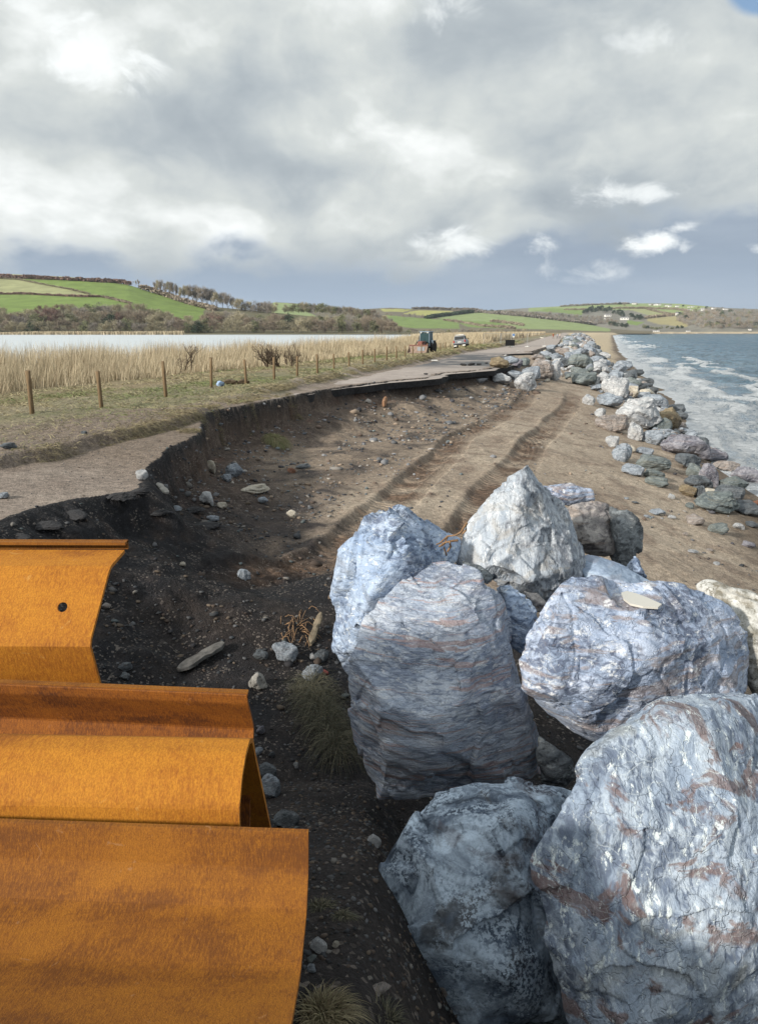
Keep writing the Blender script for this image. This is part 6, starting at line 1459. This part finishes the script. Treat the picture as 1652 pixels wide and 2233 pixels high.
# ------------------------------------------------------------ fence posts
def postmat():
    m, t, b = newmat('fence_timber'); oc = t.new('ShaderNodeTexCoord').outputs['Object']
    g = t.noise(t.mapping(oc, scale=(9, 9, .8)), 4, 5, .65, .4); n = t.noise(oc, 3, 4)
    c = t.mix(t.ramp(g, .35, .65), (.24, .165, .09), (.13, .09, .055)); c = t.mix(t.math('MULTIPLY', t.ramp(n, .5, .7), .5), c, (.20, .16, .10))
    t.put(b.inputs['Base Color'], c); bump(t, b, g, .5, .01); return m
M_POST = postmat()
posts = [(73, 922, 829), (222, 895, 814), (362, 868, 793), (461, 846, 783), (537, 841, 788), (598, 830, 783), (648, 823, 782), (692, 817, 777), (728, 806, 773), (761, 800, 770), (791, 795, 764), (817, 791, 763), (843, 787, 758), (864, 783, 757), (883, 781, 756), (900, 775, 756), (918, 772.5, 752), (931, 771, 751), (947, 765, 751), (960, 763, 751), (971, 763, 747), (1045, 752, 742), (1030, 754, 743)]
ordn = ['first', 'second', 'third', 'fourth', 'fifth', 'sixth', 'seventh', 'eighth', 'ninth', 'tenth', 'eleventh', 'twelfth', 'thirteenth', 'fourteenth', 'fifteenth', 'sixteenth', 'seventeenth', 'eighteenth', 'nineteenth', 'twentieth', 'twenty-first', 'twenty-second', 'twenty-third']
for i, (u, vb, vt) in enumerate(posts):
    p = G(u, vb, 3.42); p[2] = hz(p[0], p[1]); h = (vb - vt) / F * p[1] / math.cos(0) * 1.0 + .0; h = max(.9, min(h, 1.35)); r = .058 + .008 * random.random()
    mb = MB(); mb.tube([(0, 0, -.3), (0, 0, h * .3), (.004, 0, h * .7), (0, .003, h - .012), (0, 0, h)], [r * 1.03, r, r * .98, r * .97, r * .85], 12)
    o = mb.build('fence_post', M_POST, None, True, tuple(p)); o.rotation_euler = (random.uniform(-.03, .03), random.uniform(-.035, .035), 0)
    for pl in o.data.polygons:
        if len(pl.vertices) > 4: pl.use_smooth = False
    tag(o, f'round timber fence post, {ordn[i]} from the left in the row along the verge', 'fence post', 'timber posts of the fence along the verge')
# ------------------------------------------------------------ tractor, pickup
P_RED = plain('red_paint', (.22, .085, .065), .5, 0, .2); P_BLK = plain('black_rubber', (.022, .022, .024), .85); P_TEAL = plain('tinted_glass', (.025, .055, .06), .12, 0, .1, spec=.6)
P_GREY = plain('blue_grey_metal', (.20, .26, .33), .5, 0, .1); P_RUST = plain('worn_bucket_steel', (.27, .20, .16), .8, 0, .3); P_WHITE = plain('white_paint', (.75, .75, .72), .5, 0, .05); P_SIL = plain('silver_paint', (.30, .32, .345), .35, .5, .08)
P_LAMP = plain('red_lamp', (.45, .03, .02), .3); P_DK = plain('dark_trim', (.03, .032, .035), .6)
def wheel(parent, c, r, w, spin=0):
    ty = MB().lathe(c, [(r * .62, -w / 2), (r * .94, -w / 2), (r, -w * .32), (r, w * .32), (r * .94, w / 2), (r * .62, w / 2)], 24, 'x')
    for k in range(16):
        a = 2 * math.pi * k / 16; ty.box((c[0], c[1] + math.cos(a) * r, c[2] + math.sin(a) * r), (w * .9, .07, .05), rx=a + math.pi / 2)
    wh = ty.build('wheel', P_BLK, parent); MB().lathe(c, [(r * .60, -w * .38), (r * .62, -w * .3), (r * .62, w * .3), (r * .60, w * .38)], 18, 'x').build('rim', P_GREY, wh); return wh
def tractor():
    p = G(927, 770.0, 3.42); p[2] = hz(p[0], p[1]); root = empty('tractor', tuple(p), math.radians(-24)); root.scale = (.92, .92, .92)
    MB().box((0, -1.15, 1.12), (.62, 1.5, .62), bev=.08).box((0, -1.93, 1.02), (.56, .10, .5), bev=.03).build('bonnet', P_RED, root)
    MB().box((0, -.6, .72), (.5, 2.6, .3)).box((0, -1.35, .55), (1.3, .16, .16)).box((0, .55, .7), (1.3, .22, .22)).build('chassis', P_DK, root)
    cab = MB()
    for x in (-.62, .62):
        for y0, y1 in ((-.38, -.30), (.85, .80)): cab.tube([(x, y0, .95), (x * .92, y1, 2.45)], .045, 6)
        cab.tube([(x * .92, -.3, 2.45), (x * .92, .8, 2.45)], .05, 6)
        cab.box((x, .3, .98), (.06, 1.25, .34))
    cab.box((0, .25, 2.52), (1.38, 1.35, .14), bev=.05).box((0, -.36, .98), (1.24, .06, .3)); c = cab.build('cab', P_GREY, root)
    g = MB()
    g.box((0, -.34, 1.75), (1.16, .02, 1.3), rx=-.05).box((-.6, .25, 1.75), (.02, 1.05, 1.3)).box((.6, .25, 1.75), (.02, 1.05, 1.3)); g.build('window', P_TEAL, c)
    for s in (-1, 1):
        wheel(root, (s * .78, .6, .74), .74, .42); wheel(root, (s * .68, -1.4, .46), .46, .30)
        MB().box((s * .78, .55, 1.5), (.44, 1.0, .05)).box((s * .78, .02, 1.3), (.44, .05, .4), rx=.5).build('mudguard', P_GREY, root)
        MB().tube([(s * .5, -.2, 1.2), (s * .52, -1.4, 1.35), (s * .55, -2.3, .75)], .06, 6).build('loader_arm', P_DK, root)
        MB().lathe((s * .42, -.42, 2.42), [(.06, -.05), (.085, -.02), (.085, .03)], 10, 'y').build('work_lamp', P_WHITE, c)
    MB().tube([(-.36, -1.3, 1.3), (-.36, -1.3, 2.0), (-.36, -1.22, 2.08)], .045, 8).build('exhaust', P_DK, root)
    bk = MB(); prof = [(-2.35, .95), (-2.42, .55), (-2.45, .25), (-2.75, .08), (-3.1, .06)]; W2 = 1.15; vs = []
    for th in (0, .04):
        for y, z in prof: vs += [(-W2, y + th, z + th), (W2, y + th, z + th)]
    n = len(prof); fs = [(2 * i, 2 * i + 1, 2 * i + 3, 2 * i + 2) for i in range(n - 1)] + [(2 * n + 2 * i, 2 * n + 2 * i + 2, 2 * n + 2 * i + 3, 2 * n + 2 * i + 1) for i in range(n - 1)] + [(0, 2 * n, 2 * n + 1, 1), (2 * n - 2, 2 * n - 1, 4 * n - 1, 4 * n - 2)]
    bk.add(vs, fs)
    for s in (-1, 1): bk.add([(s * W2, y, z) for y, z in prof] + [(s * (W2 + .04), y, z) for y, z in prof], [tuple(range(n)), tuple(range(2 * n - 1, n - 1, -1))] + [(i, i + 1, i + 1 + n, i + n) for i in range(n - 1)] + [(n - 1, 0, n, 2 * n - 1)])
    b = bk.build('bucket', P_RUST, root); MB().box((0, -2.38, .98), (2.34, .08, .10)).build('rim', P_RED, b)
    MB().box((.35, -2.46, .55), (.9, .03, .45)).build('worn_plate', P_SIL, b)
    tag(root, 'blue and red loader tractor with a rusty front bucket, parked behind the fence posts', 'tractor')
tractor()
def pickup():
    p = G(1002, 759.5, 3.42); p[2] = hz(p[0], p[1]); root = empty('parked_car', tuple(p), math.radians(-13)); root.rotation_euler = (0, math.radians(-6.5), math.radians(-13)); root.location.z += .12
    # body: side outline along y (rear at 0, front at 4.5), pulled in at the glass
    def loft(secs, name, mat, par):
        mb = MB(); vs = []; n = len(secs[0])
        for s in secs: vs += s
        fs = [(i * n + j, i * n + (j + 1) % n, (i + 1) * n + (j + 1) % n, (i + 1) * n + j) for i in range(len(secs) - 1) for j in range(n)] + [tuple(range(n)), tuple((len(secs) - 1) * n + j for j in range(n))]
        mb.add(vs, fs); return mb.build(name, mat, par)
    def ring(y, w, z0, z1, b=.1): return [(-w + b, y, z0), (w - b, y, z0), (w, y, z0 + b), (w, y, z1 - b), (w - b, y, z1), (-w + b, y, z1), (-w, y, z1 - b), (-w, y, z0 + b)]
    loft([ring(0, .86, .42, 1.02), ring(.12, .92, .38, 1.06), ring(2.9, .93, .34, 1.06), ring(4.2, .88, .36, 1.0), ring(4.5, .75, .42, .85)], 'body', P_SIL, root)
    loft([ring(.10, .80, 1.05, 1.10, .02), ring(.42, .70, 1.05, 1.66, .08), ring(2.2, .70, 1.05, 1.68, .08), ring(3.0, .76, 1.05, 1.10, .02)], 'cabin', P_SIL, root)
    MB().box((0, .20, 1.36), (1.30, .03, .46), rx=-.50).build('rear_window', P_DK, root)
    for s in (-1, 1):
        MB().box((s * .735, 1.3, 1.36), (.03, 1.7, .40), ry=s * -.12).build('side_window', P_DK, root)
        MB().box((s * .80, -.01, .88), (.17, .06, .30), bev=.015).build('tail_light', P_LAMP, root)
        MB().box((s * 1.02, 2.55, 1.12), (.20, .10, .15), bev=.02).build('wing_mirror', P_DK, root)
        for y in (.85, 3.55): wheel(root, (s * .80, y, .36), .36, .24)
        MB().tube([(s * .62, .5, 1.72), (s * .62, 2.2, 1.72)], .02, 6).build('roof_rail', P_DK, root)
        MB().box((s * .62, -.06, .34), (.42, .10, .24)).build('mudflap', P_WHITE, root)
    MB().box((0, -.07, .47), (1.74, .16, .17), bev=.03).build('bumper', P_DK, root)
    MB().box((0, -.02, .80), (.52, .03, .13)).build('number_plate', P_WHITE, root)
    MB().box((0, 1.0, 1.80), (1.25, .26, .10), bev=.02).build('light_bar', P_WHITE, root)
    tag(root, 'silver off-road car with a white roof bar, parked tilted on the verge, seen from behind', 'car')
pickup()
# ------------------------------------------------------------ temporary fence, board, signs
M_STEEL = plain('galvanised_steel', (.38, .39, .40), .5, .6, .1)
def panel(ua, ub, va, vb, label):
    a, b = G(ua, va, 3.46), G(ub, vb, 3.46); c = (a + b) / 2; L = math.dist(a[:2], b[:2]); ang = math.atan2(b[1] - a[1], b[0] - a[0]); root = empty('mesh_fence_panel', tuple(c), ang)
    f = MB()
    for x in (-L / 2 + .03, L / 2 - .03): f.tube([(x, 0, .0), (x, 0, 2.0)], .022, 6)
    for z in (.15, 1.98): f.tube([(-L / 2 + .03, 0, z), (L / 2 - .03, 0, z)], .02, 6)
    f.build('frame', M_STEEL, root); w = MB()
    for k in range(1, 24): w.box((-L / 2 + L * k / 24, 0, 1.06), (.005, .005, 1.8))
    for k in range(1, 8): w.box((0, 0, .15 + 1.83 * k / 8), (L - .1, .005, .005))
    w.build('wire_mesh', M_STEEL, root)
    for s in (-1, 1): MB().box((s * L / 2, 0, .09), (.30, .62, .16), bev=.03).build('foot', P_WHITE, root)
    tag(root, label, 'fence panel', 'wire mesh fence panels closing the road')
panel(1053, 1090, 757, 757, 'wire mesh fence panel at the left, behind the black board'); panel(1091, 1113, 757, 758, 'short wire mesh fence panel right behind the black board'); panel(1114, 1148, 757.5, 757, 'wire mesh fence panel right of the black board'); panel(1149, 1186, 757, 756, 'rightmost wire mesh fence panel, ending above the rocks')
def board():
    p = G(1111, 758, 3.47); root = empty('road_sign_board', tuple(p), .05)
    MB().box((0, 0, .68), (1.38, .05, .85), bev=.01).build('board', plain('black_board', (.008, .008, .009), .6), root)
    f = MB().tube([(-.4, .03, .3), (-.4, .5, 0)], .02).tube([(.4, .03, .3), (.4, .5, 0)], .02).tube([(-.4, .03, .3), (-.4, -.2, 0)], .02).tube([(.4, .03, .3), (.4, -.2, 0)], .02); f.build('stand', M_STEEL, root)
    MB().box((-.1, -.12, .14), (.36, .3, .22), bev=.04).build('sandbag', M_CONC, root)
    tag(root, 'plain black sign board on a low stand in front of the mesh fence', 'sign board')
board()
def round_sign():
    p = G(1118.5, 745, 3.5); root = empty('road_sign', tuple(p)); m = p[1] / F
    MB().tube([(0, .03, 0), (0, .03, 15 * m)], .03).build('pole', M_STEEL, root)
    MB().lathe((0, 0, 14 * m), [(.28, -.02), (.30, 0), (.30, .02)], 20, 'y').build('blue_disc', plain('sign_blue', (.10, .22, .50), .5), root)
    MB().lathe((0, 0, 14 * m), [(.33, -.012), (.35, 0), (.33, .015)], 20, 'y').build('white_rim', P_WHITE, root)
    MB().box((0, -.01, 10 * m), (.5, .02, .28)).build('white_plate', P_WHITE, root)
    tag(root, 'round blue and white road sign on a pole above the black board', 'road sign')
round_sign()
q = on_ground(953 * 1.0, 1000) * 0 + G(949, 783.5, 3.55)
MB().box((0, 0, .04), (.5, .25, .07), bev=.02).build('litter', P_WHITE, None, False, tuple(G(947, 787, 3.56))); tag(bpy.data.objects['litter'], 'white scrap of litter lying on the road edge', 'litter')
bg_ = MB()
rg = random.Random(8); co, tri = proto_rock(420, .7, .06)
p = on_ground(480, 842)
tag(link('plastic_bag', mesh_np('plastic_bag', (co - np.array([0, 0, .1])) * np.array([.38, .3, .26]), tri, [plain('blue_plastic', (.30, .42, .62), .4)], False), None, tuple(p)), 'pale blue plastic bag on the verge beside the fourth fence post', 'bag')
co, tri = proto_rock(421, .6, .06)
for (u, v, w, lab) in ((497, 838, 1.0, 'left clod of dug brown turf behind the fourth fence post'), (527, 838, .8, 'right clod of dug brown turf near the fifth fence post')):
    p = on_ground(u, v); tag(link('turf_clod', mesh_np('turf_clod', (co - np.array([0, 0, .15])) * np.array([w, .5, .28]), tri, [plain('dug_turf', (.13, .10, .07), .95, 0, .4)], False), None, tuple(p)), lab, 'clod')
# chunks of broken asphalt lying on the road
for i, (x, y, w, lab) in enumerate([(285, 512, 40, 'dark lump of asphalt nearest on the sandy road'), (375, 510, 22, 'smaller dark lump right of the nearest one on the road'), (630, 430, 60, 'left dark crumbled asphalt chunk by the broken edge'), (700, 428, 70, 'middle dark crumbled asphalt chunk by the broken edge'), (770, 425, 50, 'right dark crumbled asphalt chunk by the broken edge'), (838, 412, 36, 'small dark asphalt chunk next to the dump heap')]):
    u, v = C7(x, y); p = G(u, v, 3.53); s = w * .24 * p[1] / F
    co, tri = proto_rock(430 + i, .5, .08); tag(link('asphalt_chunk', mesh_np('asphalt_chunk', (co - np.array([0, 0, .1])) * np.array([s, s * .9, s * .35]), tri, [plain('asphalt_lump', (.03, .03, .032), .9)], False), None, tuple(p)), lab, 'asphalt chunk')
# ------------------------------------------------------------ walkers and a dog
def body(name, verts, edges, radii, mat, root_i=0, loc=(0, 0, 0)):
    me = bpy.data.meshes.new(name); me.from_pydata(verts, edges, []); o = bpy.data.objects.new(name, me); COL.objects.link(o)
    md = o.modifiers.new('s', 'SKIN'); md.use_smooth_shade = True
    for i, r in enumerate(radii): sv = me.skin_vertices[0].data[i]; sv.radius = (r, r) if not isinstance(r, tuple) else r; sv.use_root = (i == root_i)
    s2 = o.modifiers.new('d', 'SUBSURF'); s2.levels = s2.render_levels = 2
    dg = bpy.context.evaluated_depsgraph_get(); m2 = bpy.data.meshes.new_from_object(o.evaluated_get(dg)); bpy.data.objects.remove(o); m2.materials.clear()
    m2.name = name; m2.materials.append(mat); return m2
SKIN = plain('skin', (.50, .32, .24), .6)
def person(u, vb, vt, top, legs, label, face=0.0, stride=.22, seed=0, coat=1.0):
    p = G(u, vb, 3.5); p[2] = max(3.42, hz(p[0], p[1])) + .03; H = 1.74; s = H / 1.74
    V = [(0, 0, .95), (0, 0, 1.15), (0, .01, 1.38), (0, .01, 1.50), (0, 0, 1.58), (0, -.01, 1.66),          # spine, neck, head
         (.10, 0, .90), (.11, -stride * .5 - .02, .50), (.11, -stride, .08), (.11, -stride - .15, .04),
         (-.10, 0, .90), (-.11, stride * .35 - .05, .50), (-.11, stride, .10), (-.11, stride - .13, .04),
         (.20, .01, 1.40), (.25, .04, 1.14), (.25, -.08, .92), (.25, -.12, .84), (-.20, .01, 1.40), (-.25, -.04, 1.14), (-.25, -.14, .93), (-.25, -.18, .85)]
    E = [(0, 1), (1, 2), (2, 3), (3, 4), (4, 5), (0, 6), (6, 7), (7, 8), (8, 9), (0, 10), (10, 11), (11, 12), (12, 13), (2, 14), (14, 15), (15, 16), (16, 17), (2, 18), (18, 19), (19, 20), (20, 21)]
    R = [.13, .13, .15, .055, .07, .095, .095, .065, .045, .035, .095, .065, .045, .035, .06, .045, .035, .03, .06, .045, .035, .03]
    me = body('person', V, E, R, SKIN); co = to_np(me)
    mi = []
    me.materials.append(legs); me.materials.append(top); me.materials.append(plain('hair', (.10, .07, .05)))
    for pl in me.polygons:
        c = pl.center
        k = 1 if c.z < .92 and abs(c.x) < .2 else (2 if c.z < 1.50 and not (abs(c.x) > .2 and c.z < .88) else 0)
        if c.z > 1.60 and (c.y > .0 or c.z > 1.71): k = 3
        mi.append(k)
    me.polygons.foreach_set('material_index', mi)
    o = link('person', me, None, tuple(p)); o.rotation_euler = (0, 0, face)
    # coat as clothing over the trunk, and shoes
    MB().lathe((0, 0, 0), [(.185, .80 - .1 * coat), (.19, .92), (.165, 1.12), (.20, 1.32), (.17, 1.44), (.08, 1.50)], 14).build('coat', top, o, True)
    for x, y in ((.11, -stride - .06), (-.11, stride - .05)): MB().box((x, y, .05), (.095, .27, .09), bev=.025).build('shoe', P_DK, o)
    return tag(o, label, 'person', 'people walking on the closed road')
C2 = lambda x, y: ((1600 + x / 5.507) / 1.5133, (1060 + y / 5.507) / 1.5133)
person(*C2(1232, 318), 0, plain('rust_coat', (.32, .10, .05), .8), plain('tan_trousers', (.20, .13, .09), .8), 'person in a rust-brown coat, left one of the three walking together on the road', .2)
person(*C2(1307, 316), 0, plain('grey_coat', (.33, .34, .37), .8), plain('dark_trousers', (.04, .045, .06), .8), 'person in a grey coat and dark trousers, middle one of the three walkers', -.1)
person(*C2(1352, 316), 0, plain('pale_coat', (.55, .46, .42), .8), plain('black_trousers', (.03, .03, .035), .8), 'person in a pale pinkish coat, right one of the three walkers', .1)
person(1139.5, 741.5, 0, plain('brown_coat', (.13, .10, .07), .8), plain('brown_trousers', (.10, .08, .06), .8), 'person in dark brown clothes standing on the grass beyond the mesh fence', .5)
def dog():
    p = G(*C2(1030, 330), 3.5); M = plain('white_fur', (.70, .66, .58), .9)
    V = [(0, 0, .45), (.3, 0, .47), (.42, 0, .55), (.52, 0, .62), (.64, 0, .58), (-.25, 0, .46), (-.36, 0, .50), (-.5, 0, .60),
         (.28, .08, .42), (.27, .09, .22), (.30, .09, .03), (.28, -.08, .42), (.33, -.09, .22), (.36, -.09, .03),
         (-.25, .08, .40), (-.18, .09, .28), (-.28, .09, .17), (-.24, .09, .03), (-.25, -.08, .40), (-.24, -.09, .28), (-.35, -.09, .17), (-.32, -.09, .03)]
    E = [(0, 1), (1, 2), (2, 3), (3, 4), (0, 5), (5, 6), (6, 7), (1, 8), (8, 9), (9, 10), (1, 11), (11, 12), (12, 13), (5, 14), (14, 15), (15, 16), (16, 17), (5, 18), (18, 19), (19, 20), (20, 21)]
    R = [.11, .13, .085, .08, .04, .10, .05, .018, .05, .03, .022, .05, .03, .022, .065, .045, .025, .02, .065, .045, .025, .02]
    o = link('dog', body('dog', V, E, R, M), None, tuple(p)); o.location.z = 3.5; o.rotation_euler = (0, 0, math.pi * .9)
    for s in (-1, 1): MB().tube([(.50, s * .05, .68), (.48, s * .08, .74), (.47, s * .09, .66)], [.03, .022, .008], 6).build('ear', M, o, True)
    tag(o, 'white dog trotting along the left edge of the road ahead of the walkers', 'dog')
dog()
# ------------------------------------------------------------ the air
def haze():
    m = bpy.data.materials.new('haze'); m.use_nodes = True; m.node_tree.nodes.clear()
    o = m.node_tree.nodes.new('ShaderNodeOutputMaterial'); v = m.node_tree.nodes.new('ShaderNodeVolumePrincipled')
    v.inputs['Color'].default_value = (.80, .88, 1.0, 1); v.inputs['Density'].default_value = .00005; v.inputs['Anisotropy'].default_value = .2
    m.node_tree.links.new(v.outputs[0], o.inputs['Volume'])
    b = MB().box((0, 2400, 92), (9000, 5400, 210)).build('haze', m); tag(b, kind='stuff')
haze()
